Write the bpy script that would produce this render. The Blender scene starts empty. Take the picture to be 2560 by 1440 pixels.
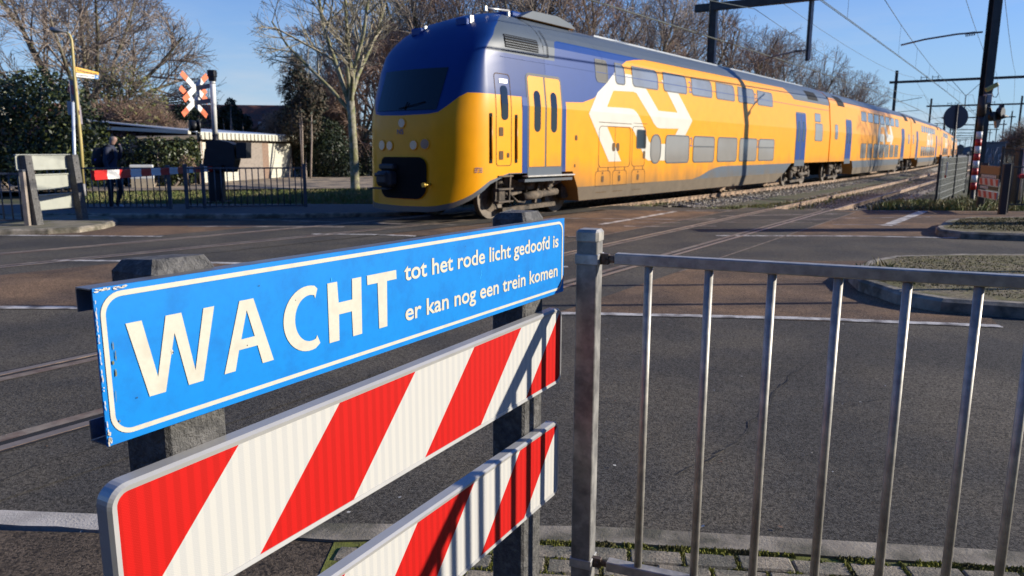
import bpy, bmesh, math, random
from mathutils import Vector, Matrix
from mathutils.geometry import tessellate_polygon
random.seed(7)
R = math.radians
SC = bpy.context.scene
COL = SC.collection

# ------------------------------------------------------------------ camera, sky, sun, exposure
CH, PITCH, ROLL, FPX = 1.58, R(10.4), 0.003, 1868.0
cam = bpy.data.cameras.new("camera")
camo = bpy.data.objects.new("camera", cam)
COL.objects.link(camo)
cam.sensor_width = 36.0
cam.lens = FPX / 2560 * 36
cam.clip_start, cam.clip_end = 0.05, 5000
FW = Vector((0, math.cos(PITCH), -math.sin(PITCH)))
U0 = Vector((0, math.sin(PITCH), math.cos(PITCH)))
R0 = Vector((1, 0, 0))
RT = R0 * math.cos(ROLL) + U0 * math.sin(ROLL)
UP = -R0 * math.sin(ROLL) + U0 * math.cos(ROLL)
m3 = Matrix((RT, UP, -FW)).transposed()
camo.matrix_world = Matrix.Translation((0, 0, CH)) @ m3.to_4x4()
cam.dof.use_dof = True
cam.dof.focus_distance = 1.75
cam.dof.aperture_fstop = 8.0
SC.camera = camo

SUN_AZ, SUN_EL = R(3.5), R(19.5)          # direction TO the sun, azimuth measured from +x towards +y
W = bpy.data.worlds.new("World")
SC.world = W
W.use_nodes = True
nt = W.node_tree
bg = nt.nodes["Background"]
sky = nt.nodes.new("ShaderNodeTexSky")
sky.sky_type = 'NISHITA'
sky.sun_disc = False
sky.sun_elevation = SUN_EL
sky.sun_rotation = R(90) - SUN_AZ
sky.air_density = 1.0
sky.dust_density = 0.0
sky.ozone_density = 4.0
tcw = nt.nodes.new("ShaderNodeTexCoord")
sep = nt.nodes.new("ShaderNodeSeparateXYZ"); nt.links.new(tcw.outputs["Generated"], sep.inputs[0])
hz = nt.nodes.new("ShaderNodeMapRange"); hz.interpolation_type = 'SMOOTHSTEP'     # pale winter haze low over the horizon
hz.inputs["From Min"].default_value = .33; hz.inputs["From Max"].default_value = -.02
hz.inputs["To Max"].default_value = .86
nt.links.new(sep.outputs[2], hz.inputs["Value"])
mpw = nt.nodes.new("ShaderNodeMapping"); mpw.inputs["Scale"].default_value = (1.6, 1.6, 9)
nt.links.new(tcw.outputs["Generated"], mpw.inputs[0])
cn_ = nt.nodes.new("ShaderNodeTexNoise"); cn_.inputs["Scale"].default_value = 1.7; cn_.inputs["Detail"].default_value = 7; cn_.inputs["Roughness"].default_value = .6
nt.links.new(mpw.outputs[0], cn_.inputs["Vector"])
cm = nt.nodes.new("ShaderNodeMapRange"); cm.inputs["From Min"].default_value = .46; cm.inputs["From Max"].default_value = .70; cm.inputs["To Max"].default_value = .6
nt.links.new(cn_.outputs[0], cm.inputs["Value"])
cb0 = nt.nodes.new("ShaderNodeMapRange"); cb0.interpolation_type = 'SMOOTHSTEP'
cb0.inputs["From Min"].default_value = .22; cb0.inputs["From Max"].default_value = .05
nt.links.new(sep.outputs[2], cb0.inputs["Value"])
cmul = nt.nodes.new("ShaderNodeMath"); cmul.operation = 'MULTIPLY'
nt.links.new(cm.outputs[0], cmul.inputs[0]); nt.links.new(cb0.outputs[0], cmul.inputs[1])
tint = nt.nodes.new("ShaderNodeMixRGB"); tint.blend_type = 'MULTIPLY'; tint.inputs[0].default_value = 1; tint.inputs[2].default_value = (.56, 1.02, 1.78, 1)
nt.links.new(sky.outputs[0], tint.inputs[1])
mxh = nt.nodes.new("ShaderNodeMixRGB"); mxh.inputs[2].default_value = (4.7, 6.5, 8.0, 1)
nt.links.new(hz.outputs[0], mxh.inputs[0]); nt.links.new(tint.outputs[0], mxh.inputs[1])
mxc = nt.nodes.new("ShaderNodeMixRGB"); mxc.inputs[2].default_value = (6.6, 7.2, 7.9, 1)
nt.links.new(cmul.outputs[0], mxc.inputs[0]); nt.links.new(mxh.outputs[0], mxc.inputs[1])
nt.links.new(mxc.outputs[0], bg.inputs[0])
bg.inputs[1].default_value = 0.068
sl = bpy.data.lights.new("sun", 'SUN')
sl.energy = 5.0
sl.angle = R(0.53)
sl.color = (1.0, 0.92, 0.79)
so = bpy.data.objects.new("sun", sl)
COL.objects.link(so)
sd = Vector((math.cos(SUN_AZ) * math.cos(SUN_EL), math.sin(SUN_AZ) * math.cos(SUN_EL), math.sin(SUN_EL)))
so.rotation_euler = sd.to_track_quat('Z', 'Y').to_euler()
so.location = sd * 60
SC.view_settings.view_transform = 'Standard'
SC.view_settings.look = 'None'
SC.view_settings.exposure = 0.5
SC.view_settings.gamma = 1
try:
    SC.cycles.use_denoising = True
    SC.cycles.max_bounces = 6
    SC.cycles.transparent_max_bounces = 8
    SC.cycles.caustics_reflective = False
    SC.cycles.caustics_refractive = False
except Exception:
    pass

# ------------------------------------------------------------------ measuring helpers
def ray(px, py):
    return FW + RT * ((px - 1280) / FPX) - UP * ((py - 720) / FPX)

def Z(x, y):                                # height of the road surface (the far track lies higher)
    q = .8253 * x - .5647 * y
    return min(1.0, max(0.0, (-6.6 - q) / 3.0)) * 0.10

def at(px, py, Y):
    d = ray(px, py)
    return Vector((0, 0, CH)) + d * (Y / d.y)

def gz(px, py, z):
    d = ray(px, py)
    return Vector((0, 0, CH)) + d * ((z - CH) / d.z)

def g(px, py):
    p = gz(px, py, 0)
    for _ in range(4):
        p = gz(px, py, Z(p.x, p.y))
    return p

# ------------------------------------------------------------------ materials
MATS = {}
def mat(name, col, rough=.6, metal=0.0, var=.12, scale=6.0, bump=0.0, bscale=60.0, spec=.5, col2=None, cscale=3.0,
        cmix=.5, coat=0.0, world=True, emit=None, grain=0.0, gscale=200.0):
    if name in MATS:
        return MATS[name]
    m = bpy.data.materials.new(name)
    m.use_nodes = True
    n, l = m.node_tree.nodes, m.node_tree.links
    b = n["Principled BSDF"]
    b.inputs["Roughness"].default_value = rough
    b.inputs["Metallic"].default_value = metal
    b.inputs["Specular IOR Level"].default_value = spec
    b.inputs["Coat Weight"].default_value = coat
    b.inputs["Coat Roughness"].default_value = .06
    if world:
        tc = n.new("ShaderNodeNewGeometry"); vec = tc.outputs["Position"]
    else:
        tc = n.new("ShaderNodeTexCoord"); vec = tc.outputs["Object"]
    nz = n.new("ShaderNodeTexNoise"); nz.inputs["Scale"].default_value = scale
    nz.inputs["Detail"].default_value = 6; nz.inputs["Roughness"].default_value = .62
    l.new(vec, nz.inputs["Vector"])
    mr = n.new("ShaderNodeMapRange")
    mr.inputs["From Min"].default_value = .3; mr.inputs["From Max"].default_value = .7
    mr.inputs["To Min"].default_value = 1 - var; mr.inputs["To Max"].default_value = 1 + var
    l.new(nz.outputs[0], mr.inputs["Value"])
    rgb = n.new("ShaderNodeRGB"); rgb.outputs[0].default_value = (*col, 1)
    src = rgb.outputs[0]
    if col2 is not None:
        n2 = n.new("ShaderNodeTexNoise"); n2.inputs["Scale"].default_value = cscale
        n2.inputs["Detail"].default_value = 5; n2.inputs["Roughness"].default_value = .6
        l.new(vec, n2.inputs["Vector"])
        r2 = n.new("ShaderNodeMapRange"); r2.inputs["From Min"].default_value = .62 - cmix * .4
        r2.inputs["From Max"].default_value = .78 - cmix * .4
        l.new(n2.outputs[0], r2.inputs["Value"])
        mx = n.new("ShaderNodeMixRGB"); mx.inputs[2].default_value = (*col2, 1)
        l.new(r2.outputs[0], mx.inputs[0]); l.new(src, mx.inputs[1]); src = mx.outputs[0]
    mul = n.new("ShaderNodeVectorMath"); mul.operation = 'SCALE'
    l.new(src, mul.inputs[0]); l.new(mr.outputs[0], mul.inputs["Scale"])
    out = mul.outputs[0]
    if grain > 0:
        vo = n.new("ShaderNodeTexVoronoi"); vo.inputs["Scale"].default_value = gscale
        l.new(vec, vo.inputs["Vector"])
        gr = n.new("ShaderNodeSeparateColor"); l.new(vo.outputs["Color"], gr.inputs[0])
        gm = n.new("ShaderNodeMapRange"); gm.inputs["To Min"].default_value = 1 - grain; gm.inputs["To Max"].default_value = 1 + grain
        l.new(gr.outputs[0], gm.inputs["Value"])
        m2 = n.new("ShaderNodeVectorMath"); m2.operation = 'SCALE'
        l.new(out, m2.inputs[0]); l.new(gm.outputs[0], m2.inputs["Scale"]); out = m2.outputs[0]
    l.new(out, b.inputs["Base Color"])
    if bump > 0:
        nb = n.new("ShaderNodeTexNoise"); nb.inputs["Scale"].default_value = bscale
        nb.inputs["Detail"].default_value = 4; nb.inputs["Roughness"].default_value = .7
        l.new(vec, nb.inputs["Vector"])
        bp = n.new("ShaderNodeBump"); bp.inputs["Strength"].default_value = bump; bp.inputs["Distance"].default_value = .01
        l.new(nb.outputs[0], bp.inputs["Height"]); l.new(bp.outputs[0], b.inputs["Normal"])
    if emit:
        b.inputs["Emission Color"].default_value = (*emit[:3], 1); b.inputs["Emission Strength"].default_value = emit[3]
    MATS[name] = m
    return m

# ------------------------------------------------------------------ object helpers
def tag(o, label=None, cat=None, group=None, kind=None):
    if label: o["label"] = label
    if cat: o["category"] = cat
    if group: o["group"] = group
    if kind: o["kind"] = kind
    return o

def thing(name, label, cat, loc=(0, 0, 0), rz=0.0, group=None):
    o = bpy.data.objects.new(name, None)
    o.empty_display_size = .2
    COL.objects.link(o)
    o.location = loc
    o.rotation_euler = (0, 0, rz)
    return tag(o, label, cat, group)

def root_loc(o):
    v = Vector((0, 0, 0))
    while o is not None:
        v += o.location; o = o.parent
    return v

class MB:
    def __init__(s):
        s.v = []; s.f = []; s.mi = []; s.sm = []
    def add(s, vs, fs, mi=0, smooth=False):
        k = len(s.v)
        s.v += [tuple(v) for v in vs]
        for f in fs:
            s.f.append(tuple(i + k for i in f)); s.mi.append(mi); s.sm.append(smooth)
        return s
    def box(s, c, d, ax=None, mi=0, bev=0.0):
        """box centred c with full sizes d; ax = 3 axes"""
        c = Vector(c)
        X, Y, Zz = ax if ax else (Vector((1, 0, 0)), Vector((0, 1, 0)), Vector((0, 0, 1)))
        hx, hy, hz = d[0] / 2, d[1] / 2, d[2] / 2
        if bev <= 0:
            vs = [c + X * (i * hx) + Y * (j * hy) + Zz * (k * hz) for k in (-1, 1) for j in (-1, 1) for i in (-1, 1)]
            return s.add(vs, [(0, 2, 3, 1), (4, 5, 7, 6), (0, 1, 5, 4), (2, 6, 7, 3), (0, 4, 6, 2), (1, 3, 7, 5)], mi)
        bev = min(bev, hx * .95, hy * .95, hz * .95)
        vs = []; idx = {}
        for a in (-1, 1):
            for b in (-1, 1):
                for e in (-1, 1):
                    for t in range(3):
                        p = [a * (hx - bev), b * (hy - bev), e * (hz - bev)]
                        p[t] = (a * hx, b * hy, e * hz)[t]
                        idx[(a, b, e, t)] = len(vs)
                        vs.append(c + X * p[0] + Y * p[1] + Zz * p[2])
        fs = []
        for t in range(3):
            for sg in (-1, 1):
                o1, o2 = [(1, 2), (2, 0), (0, 1)][t]
                lp = []
                for (p, q) in ((-1, -1), (1, -1), (1, 1), (-1, 1)):
                    k = [0, 0, 0]; k[t] = sg; k[o1] = p; k[o2] = q
                    lp.append(idx[(*k, t)])
                fs.append(tuple(lp if sg > 0 else lp[::-1]))
        for t in range(3):
            o1, o2 = [(1, 2), (2, 0), (0, 1)][t]
            for p in (-1, 1):
                for q in (-1, 1):
                    lp = []
                    for w in (-1, 1):
                        k = [0, 0, 0]; k[t] = w; k[o1] = p; k[o2] = q
                        lp += [idx[(*k, o1)], idx[(*k, o2)]] if w < 0 else [idx[(*k, o2)], idx[(*k, o1)]]
                    fs.append(tuple(lp if p * q > 0 else lp[::-1]))
        for a in (-1, 1):
            for b in (-1, 1):
                for e in (-1, 1):
                    lp = [idx[(a, b, e, t)] for t in range(3)]
                    fs.append(tuple(lp if a * b * e > 0 else lp[::-1]))
        return s.add(vs, fs, mi)
    def beam(s, a, b, w, h, mi=0, up=(0, 0, 1), bev=0):
        a, b = Vector(a), Vector(b)
        X = (b - a); L = X.length; X = X / L
        u = Vector(up)
        Y = u.cross(X)
        if Y.length < 1e-4: Y = Vector((0, 1, 0)).cross(X)
        Y.normalize(); Zz = X.cross(Y)
        return s.box((a + b) / 2, (L, w, h), (X, Y, Zz), mi, bev)
    def tube(s, pts, rad, n=8, mi=0, cap=True, smooth=True):
        pts = [Vector(p) for p in pts]
        if not isinstance(rad, (list, tuple)): rad = [rad] * len(pts)
        rings = []; vs = []
        prev = None
        for i, p in enumerate(pts):
            t = (pts[min(i + 1, len(pts) - 1)] - pts[max(i - 1, 0)])
            if t.length < 1e-9: t = Vector((0, 0, 1))
            t.normalize()
            if prev is None:
                a = Vector((0, 0, 1)) if abs(t.z) < .9 else Vector((1, 0, 0))
                u = t.cross(a).normalized()
            else:
                u = prev - t * prev.dot(t)
                u = u.normalized() if u.length > 1e-6 else t.cross(Vector((0, 0, 1))).normalized()
            prev = u; w = t.cross(u)
            for k in range(n):
                a = 2 * math.pi * k / n
                vs.append(p + (u * math.cos(a) + w * math.sin(a)) * rad[i])
        fs = []
        for i in range(len(pts) - 1):
            for k in range(n):
                fs.append((i * n + k, i * n + (k + 1) % n, (i + 1) * n + (k + 1) % n, (i + 1) * n + k))
        s.add(vs, fs, mi, smooth)
        if cap:
            k0 = len(s.v) - len(vs)
            s.f.append(tuple(k0 + k for k in range(n))[::-1]); s.mi.append(mi); s.sm.append(False)
            s.f.append(tuple(k0 + (len(pts) - 1) * n + k for k in range(n))); s.mi.append(mi); s.sm.append(False)
        return s
    def disc(s, c, nrm, r, th, n=24, mi=0):
        c, nrm = Vector(c), Vector(nrm).normalized()
        return s.tube([c - nrm * th / 2, c + nrm * th / 2], r, n, mi)
    def prism(s, poly, ext, mi=0):
        """poly: 3-D points of a planar outline; ext: extrusion vector"""
        n = len(poly); ext = Vector(ext)
        vs = [Vector(p) for p in poly]; vs += [v + ext for v in vs[:n]]
        fs = [tuple(range(n))[::-1], tuple(range(n, 2 * n))] + [(i, (i + 1) % n, n + (i + 1) % n, n + i) for i in range(n)]
        return s.add(vs, fs, mi)
    def flat(s, loops, fn, mi=0):
        """2-D polygon with holes, tessellated, mapped by fn(u, v)"""
        pl = [[Vector((a[0], a[1], 0)) for a in lp] for lp in loops]
        allp = [p for lp in pl for p in lp]
        tri = tessellate_polygon(pl)
        fs = []
        for t in tri:
            a, b, c = (allp[i] for i in t)
            fs.append(t if (b - a).cross(c - a).z > 0 else t[::-1])
        return s.add([fn(p.x, p.y) for p in allp], fs, mi)
    def build(s, name, mats, parent=None, kind=None, rel=None, recalc=False):
        me = bpy.data.meshes.new(name)
        off = root_loc(parent) if (parent is not None and rel is None) else Vector((0, 0, 0))
        me.from_pydata([tuple(Vector(v) - off) for v in s.v], [], s.f)
        for m in (mats if isinstance(mats, (list, tuple)) else [mats]):
            me.materials.append(m)
        me.polygons.foreach_set("material_index", s.mi)
        me.polygons.foreach_set("use_smooth", s.sm)
        if recalc:
            bm = bmesh.new(); bm.from_mesh(me)
            bmesh.ops.recalc_face_normals(bm, faces=bm.faces); bm.to_mesh(me); bm.free()
        me.update()
        o = bpy.data.objects.new(name, me)
        COL.objects.link(o)
        if parent is not None: o.parent = parent
        if kind: o["kind"] = kind
        return o

def children(o):
    return [c for c in COL.objects if c.parent == o]

def copy_tree(o, parent=None):
    c = o.copy(); COL.objects.link(c); c.parent = parent
    for ch in children(o):
        copy_tree(ch, c)
    return c

def text_mesh(body, bold=0.0):
    cu = bpy.data.curves.new("lettering", 'FONT')
    cu.body = body; cu.size = 1.0; cu.offset = bold; cu.resolution_u = 5
    o = bpy.data.objects.new("lettering", cu); COL.objects.link(o)
    dg = bpy.context.evaluated_depsgraph_get(); dg.update()
    me = bpy.data.meshes.new_from_object(o.evaluated_get(dg))
    vs = [tuple(v.co) for v in me.vertices]; fs = [tuple(p.vertices) for p in me.polygons]
    bpy.data.objects.remove(o); bpy.data.curves.remove(cu); bpy.data.meshes.remove(me)
    return vs, fs

def add_text(mb, body, u0, u1, v0, h, fn, mi=0, bold=0.0, sy=None):
    """fits the text between u0 and u1, baseline v0, em size h"""
    vs, fs = text_mesh(body, bold)
    x0 = min(v[0] for v in vs); x1 = max(v[0] for v in vs)
    k = (u1 - u0) / (x1 - x0)
    mb.add([fn(u0 + (v[0] - x0) * k, v0 + v[1] * h) for v in vs], fs, mi)

# palette
M_ASPH = mat("asphalt_grey", (.112, .097, .075), .9, var=.20, scale=1.6, bump=.9, bscale=110, spec=.22, col2=(.062, .057, .050), cscale=.8, cmix=.55, grain=.62, gscale=105)
M_BROWN = mat("asphalt_red_brown", (.205, .130, .077), .9, var=.2, scale=1.7, bump=.9, bscale=110, spec=.2, col2=(.120, .083, .058), cscale=.7, grain=.55, gscale=105)
M_PATH = mat("asphalt_path", (.085, .064, .045), .9, var=.25, scale=3, bump=1.0, bscale=100, spec=.3, grain=.75, gscale=95)
M_MARK = mat("road_paint_white", (.55, .52, .47), .75, var=.25, scale=9, bump=.2, bscale=90, col2=(.16, .145, .13), cscale=5, cmix=.42)
M_MARKD = mat("road_paint_worn", (.34, .29, .245), .8, var=.3, scale=9, bump=.2, bscale=90, col2=(.11, .085, .07), cscale=2.5, cmix=.6)
M_KERB = mat("kerb_concrete", (.29, .25, .19), .85, var=.3, scale=7, bump=.5, bscale=70, col2=(.10, .09, .06), cscale=3, cmix=.5)
M_PAVER = mat("paver_concrete", (.31, .26, .19), .9, var=.3, scale=14, bump=.8, bscale=90, col2=(.13, .12, .09), cscale=7, cmix=.5, grain=.3, gscale=160)
M_MOSS = mat("moss", (.22, .225, .03), .95, var=.4, scale=30, bump=1, bscale=150, col2=(.10, .09, .03), cscale=9)
M_SOIL = mat("soil", (.085, .075, .045), .95, var=.3, scale=4, bump=.6, bscale=30, col2=(.05, .065, .02), cscale=1.2)
M_GRASS = mat("grass_blade", (.11, .15, .025), .7, var=.4, scale=5, col2=(.20, .17, .07), cscale=2, cmix=.5)
M_BALL = mat("ballast_grey", (.30, .27, .22), .9, var=.5, scale=14, bump=1, bscale=25, col2=(.15, .125, .09), cscale=9, grain=.5, gscale=22)
M_STONE = mat("ballast_stone", (.46, .42, .35), .9, var=.45, scale=9, col2=(.15, .13, .10), cscale=12, bump=.3, bscale=40)
M_RAIL = mat("rail_rust", (.36, .245, .155), .75, var=.3, scale=8, col2=(.12, .075, .05), cscale=5)
M_RTOP = mat("rail_polished", (.26, .205, .15), .5, .35, var=.2, scale=8)
M_SLEEP = mat("sleeper_concrete", (.17, .145, .115), .9, var=.3, scale=6)
M_BLACK = mat("black_paint", (.012, .013, .016), .5, var=.3, scale=8)
M_DARK = mat("dark_groove", (.012, .011, .010), .9)
M_GALV = mat("galvanised_steel", (.42, .395, .345), .5, .35, var=.28, scale=22, bump=.06, bscale=60, col2=(.34, .325, .29), cscale=16)
M_GALVD = mat("galvanised_dull", (.20, .205, .215), .55, .3, var=.25, scale=12, col2=(.13, .135, .145), cscale=6)
M_WHITE = mat("white_paint", (.72, .71, .67), .5, var=.08, scale=4)
M_RED = mat("red_paint", (.52, .022, .018), .45, var=.12, scale=6)
M_ORANGE = mat("orange_red_paint", (.72, .15, .05), .5, var=.1, scale=6)

exec_parts = []
# ------------------------------------------------------------------ setting: ground, road, markings, tracks
def lerp_poly(P, t):
    ds = [0]
    for a, b in zip(P, P[1:]): ds.append(ds[-1] + math.hypot(b[0] - a[0], b[1] - a[1]))
    s = t * ds[-1]
    for i in range(len(P) - 1):
        if s <= ds[i + 1] or i == len(P) - 2:
            k = (s - ds[i]) / max(1e-9, ds[i + 1] - ds[i])
            return (P[i][0] + (P[i + 1][0] - P[i][0]) * k, P[i][1] + (P[i + 1][1] - P[i][1]) * k)

def sheet(mb, lo, hi, dz, nx, ny, mi=0, zf=Z):
    vs = []
    for i in range(nx + 1):
        a = lerp_poly(lo, i / nx); b = lerp_poly(hi, i / nx)
        for j in range(ny + 1):
            k = j / ny
            x = a[0] + (b[0] - a[0]) * k; y = a[1] + (b[1] - a[1]) * k
            vs.append((x, y, zf(x, y) + dz))
    fs = [(i * (ny + 1) + j, (i + 1) * (ny + 1) + j, (i + 1) * (ny + 1) + j + 1, i * (ny + 1) + j + 1) for i in range(nx) for j in range(ny)]
    mb.add(vs, fs, mi)
    return mb

def xy(px, py):
    p = g(px, py)
    return (p.x, p.y)

# big ground sheet to the horizon
mb = MB()
xs = [-3000, -600, -150, -60] + list(range(-40, 61, 2)) + [80, 150, 600, 3000]
ys = [-300, -20, -4] + list(range(-2, 61, 2)) + [80, 120, 200, 400, 1000, 4000]
vs = [(x, y, Z(x, y) - .16 - (0.0 if -40 <= x <= 60 and y < 60 else 0.25)) for y in ys for x in xs]
nxs = len(xs)
mb.add(vs, [(j * nxs + i, j * nxs + i + 1, (j + 1) * nxs + i + 1, (j + 1) * nxs + i) for j in range(len(ys) - 1) for i in range(nxs - 1)])
mb.build("ground", M_SOIL, kind="structure")

# carriageway: one grey sheet from the near kerb to the far kerb
KN = [(-30, 3.2), (-8, 3.18), (-2.24, 3.06), (-.8, 2.95), (.38, 2.93), (1.84, 2.76), (6, 2.2), (30, -2)]
FAR = [(-40, 19.5), (-10, 18.6), (0, 19.9), (3.0, 20.9), (12, 20.6), (16, 20.3), (40, 19)]
mb = MB()
sheet(mb, KN, FAR, 0, 160, 40)
mb.build("road", M_ASPH, kind="structure")
# red-brown parts of the carriageway
mb = MB()
L1 = [xy(-260, 773), xy(230, 773), xy(1500, 785), xy(2500, 818)]
L1b = [xy(-260, 650), xy(140, 652), xy(900, 664), xy(1560, 655), xy(2330, 652)]
sheet(mb, L1, L1b, .004, 90, 8)
L3 = [xy(-260, 588), xy(180, 590), xy(640, 592), xy(1510, 592), xy(2220, 590), xy(2700, 597)]
L4 = [xy(-260, 560), xy(300, 556), xy(900, 549), xy(1480, 524), xy(2300, 527), xy(2700, 530)]
sheet(mb, L3, L4, .004, 110, 10)
mb.build("red_brown_paving", M_BROWN, kind="structure")

def line(mb, pts, w, dz=.008, mi=0):
    P = [Vector((p[0], p[1], 0)) for p in pts]
    n = max(2, int(sum((b - a).length for a, b in zip(P, P[1:])) / .35))
    lo = []; hi = []
    for i, p in enumerate(P):
        t = (P[min(i + 1, len(P) - 1)] - P[max(0, i - 1)]).normalized()
        nn = Vector((-t.y, t.x, 0)) * w / 2
        lo.append(tuple((p - nn)[:2])); hi.append(tuple((p + nn)[:2]))
    sheet(mb, lo, hi, dz, n, 1, mi)

mb = MB()
line(mb, [xy(-200, 769), xy(230, 771), xy(700, 775), xy(1500, 786), xy(2000, 797), xy(2502, 817)], .115)
line(mb, [xy(130, 652), xy(480, 657), xy(900, 665), xy(1420, 668)], .11)
line(mb, [xy(-200, 588), xy(160, 590), xy(405, 592)], .13)
line(mb, [xy(1790, 590), xy(2150, 591), xy(2560, 599)], .13)
line(mb, [xy(780, 586), xy(1040, 591)], .12)
line(mb, [xy(2215, 565), xy(2310, 528)], .22)
line(mb, [xy(1500, 562), xy(1600, 545), xy(1690, 529)], .13)
mb.build("road_markings", M_MARK, kind="structure")
mb = MB()
for a, b, w in [((470, 567), (860, 568), .16), ((1380, 546), (1790, 548), .13), ((1560, 566), (1790, 566), .12), ((1800, 541), (2110, 535), .12),
                ((1720, 552), (2090, 550), .12), ((2000, 548), (2340, 543), .12), ((1420, 593), (1500, 593), .12), ((900, 560), (1240, 567), .12),
                ((1640, 527), (1850, 528), .12), ((2080, 562), (2250, 563), .15), ((1580, 556), (1700, 557), .1), ((1810, 556), (2030, 557), .1),
                ((1300, 535), (1480, 530), .1), ((560, 548), (1000, 560), .1), ((2120, 527), (2300, 528), .12)]:
    line(mb, [xy(*a), xy(*b)], w, .0085)
mb.build("worn_markings", M_MARKD, kind="structure")

# track centre lines
class Path:
    def __init__(s, p, s0, s1, hf, ds=.5):
        fw = [(p[0], p[1], 0)]; x, y = p; t = 0
        while t < s1:
            h = R(hf(t + ds / 2)); x += math.sin(h) * ds; y += math.cos(h) * ds; t += ds; fw.append((x, y, t))
        bk = []; x, y = p; t = 0
        while t > s0:
            h = R(hf(t - ds / 2)); x -= math.sin(h) * ds; y -= math.cos(h) * ds; t -= ds; bk.append((x, y, t))
        s.P = bk[::-1] + fw; s.s0 = s.P[0][2]; s.ds = ds; s.hf = hf
    def pos(s, t):
        k = (t - s.s0) / s.ds; i = max(0, min(len(s.P) - 2, int(k))); f = k - i
        a, b = s.P[i], s.P[i + 1]
        return Vector((a[0] + (b[0] - a[0]) * f, a[1] + (b[1] - a[1]) * f, 0))
    def nrm(s, t):
        h = R(s.hf(t)); return Vector((math.cos(h), -math.sin(h), 0))
    def tan(s, t):
        h = R(s.hf(t)); return Vector((math.sin(h), math.cos(h), 0))
def hN(t):
    return 34.38 if t < 20 else 34.38 - .0127 * (t - 20)
def hT(t):
    if t < 0: return min(41.5, 37.3 - .3 * t)
    return 37.3 - .062 * t if t < 90 else 31.72 - .0118 * (t - 90)
PN = Path((.47, 9.79), -30, 620, hN)
PT = Path((.40, 19.05), -30, 620, hT)
ZT = .10
S_END_N, S_END_T = 13.2, 1.6                # where the tracks leave the paved crossing

def sweep(mb, path, s0, s1, ds, offs, prof, z, mi=0, close=True):
    """sweeps a cross-section (list of (lateral, height)) along a track path"""
    n = len(prof); rows = []
    k = int(round((s1 - s0) / ds))
    for i in range(k + 1):
        t = s0 + (s1 - s0) * i / k
        p = path.pos(t); nn = path.nrm(t)
        rows.append([p + nn * (offs + a) + Vector((0, 0, z + b)) for a, b in prof])
    vs = [v for r in rows for v in r]
    m = n if close else n - 1
    fs = [(i * n + j, i * n + (j + 1) % n, (i + 1) * n + (j + 1) % n, (i + 1) * n + j) for i in range(k) for j in range(m)]
    mb.add(vs, fs, mi)

RAILP = [(-.07, -.16), (.07, -.16), (.07, -.145), (.012, -.12), (.012, -.045), (.036, -.035), (.036, 0), (-.036, 0), (-.036, -.035), (-.012, -.045), (-.012, -.12), (-.07, -.145)]
def track(label, path, z, s_out):
    t = thing("railway_track", label, "railway track", (path.pos(0).x, path.pos(0).y, z), group="railway tracks over the crossing")
    for o in (-.752, .752):
        mb = MB(); sweep(mb, path, -22, 40, 1.0, o, RAILP[::-1], z + .009); sweep(mb, path, 40, 600, 4.0, o, RAILP[::-1], z + .009)
        for i, f in enumerate(mb.f):
            zz = [mb.v[k][2] for k in f]
            if min(zz) > z: mb.mi[i] = 1
        mb.build("rail", [M_RAIL, M_RTOP], t, recalc=True)
    mb = MB()
    k = 0
    s = s_out + .3
    while s < 260:
        p = path.pos(s); mb.box(p + Vector((0, 0, z - .22)), (2.5, .24, .16), (path.nrm(s), path.tan(s), Vector((0, 0, 1))))
        for o in (-.752, .752):
            for e in (-.1, .1):
                mb.box(p + path.nrm(s) * (o + e) + Vector((0, 0, z - .125)), (.07, .12, .05), (path.nrm(s), path.tan(s), Vector((0, 0, 1))))
        s += .62
    mb.build("sleepers", M_SLEEP, t, kind="stuff")
    return t
TRN = track("near empty rusty railway track crossing the road", PN, 0.0, S_END_N)
TRT = track("far railway track that the yellow train runs on", PT, ZT, S_END_T)

# crossing slabs along the rails: dark flange grooves, darker asphalt and a pale edge strip
mbg = MB(); mbe = MB(); mbd = MB()
for path, z, s_out in ((PN, 0, S_END_N), (PT, ZT, S_END_T)):
    fl = lambda w0, w1, dz, mbx, s0=-22: sweep(mbx, path, s0, s_out, .5, 0, [(w0, dz), (w1, dz)], z, close=False)
    fl(-1.42, 1.42, .0045, mbd)
    for sg in (-1, 1):
        a = sorted((sg * .71, sg * .655)); fl(a[0], a[1], .0075, mbg)
        a = sorted((sg * .79, sg * .82)); fl(a[0], a[1], .0075, mbg)
        a = sorted((sg * 1.42, sg * 1.455)); fl(a[0], a[1], .009, mbe, 1.0)
        a = sorted((sg * .655, sg * .56)); fl(a[0], a[1], .009, mbe)
for m_ in (mbg, mbe, mbd):
    m_.f = [f[::-1] for f in m_.f]
mbd.build("crossing_panels", M_ASPH, kind="structure")
mbg.build("flange_grooves", M_DARK, kind="structure")
mbe.build("crossing_edge_strips", mat("edge_strip_steel", (.24, .195, .145), .75, .0, var=.3, scale=12, col2=(.15, .10, .07), cscale=4), kind="structure")

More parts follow.
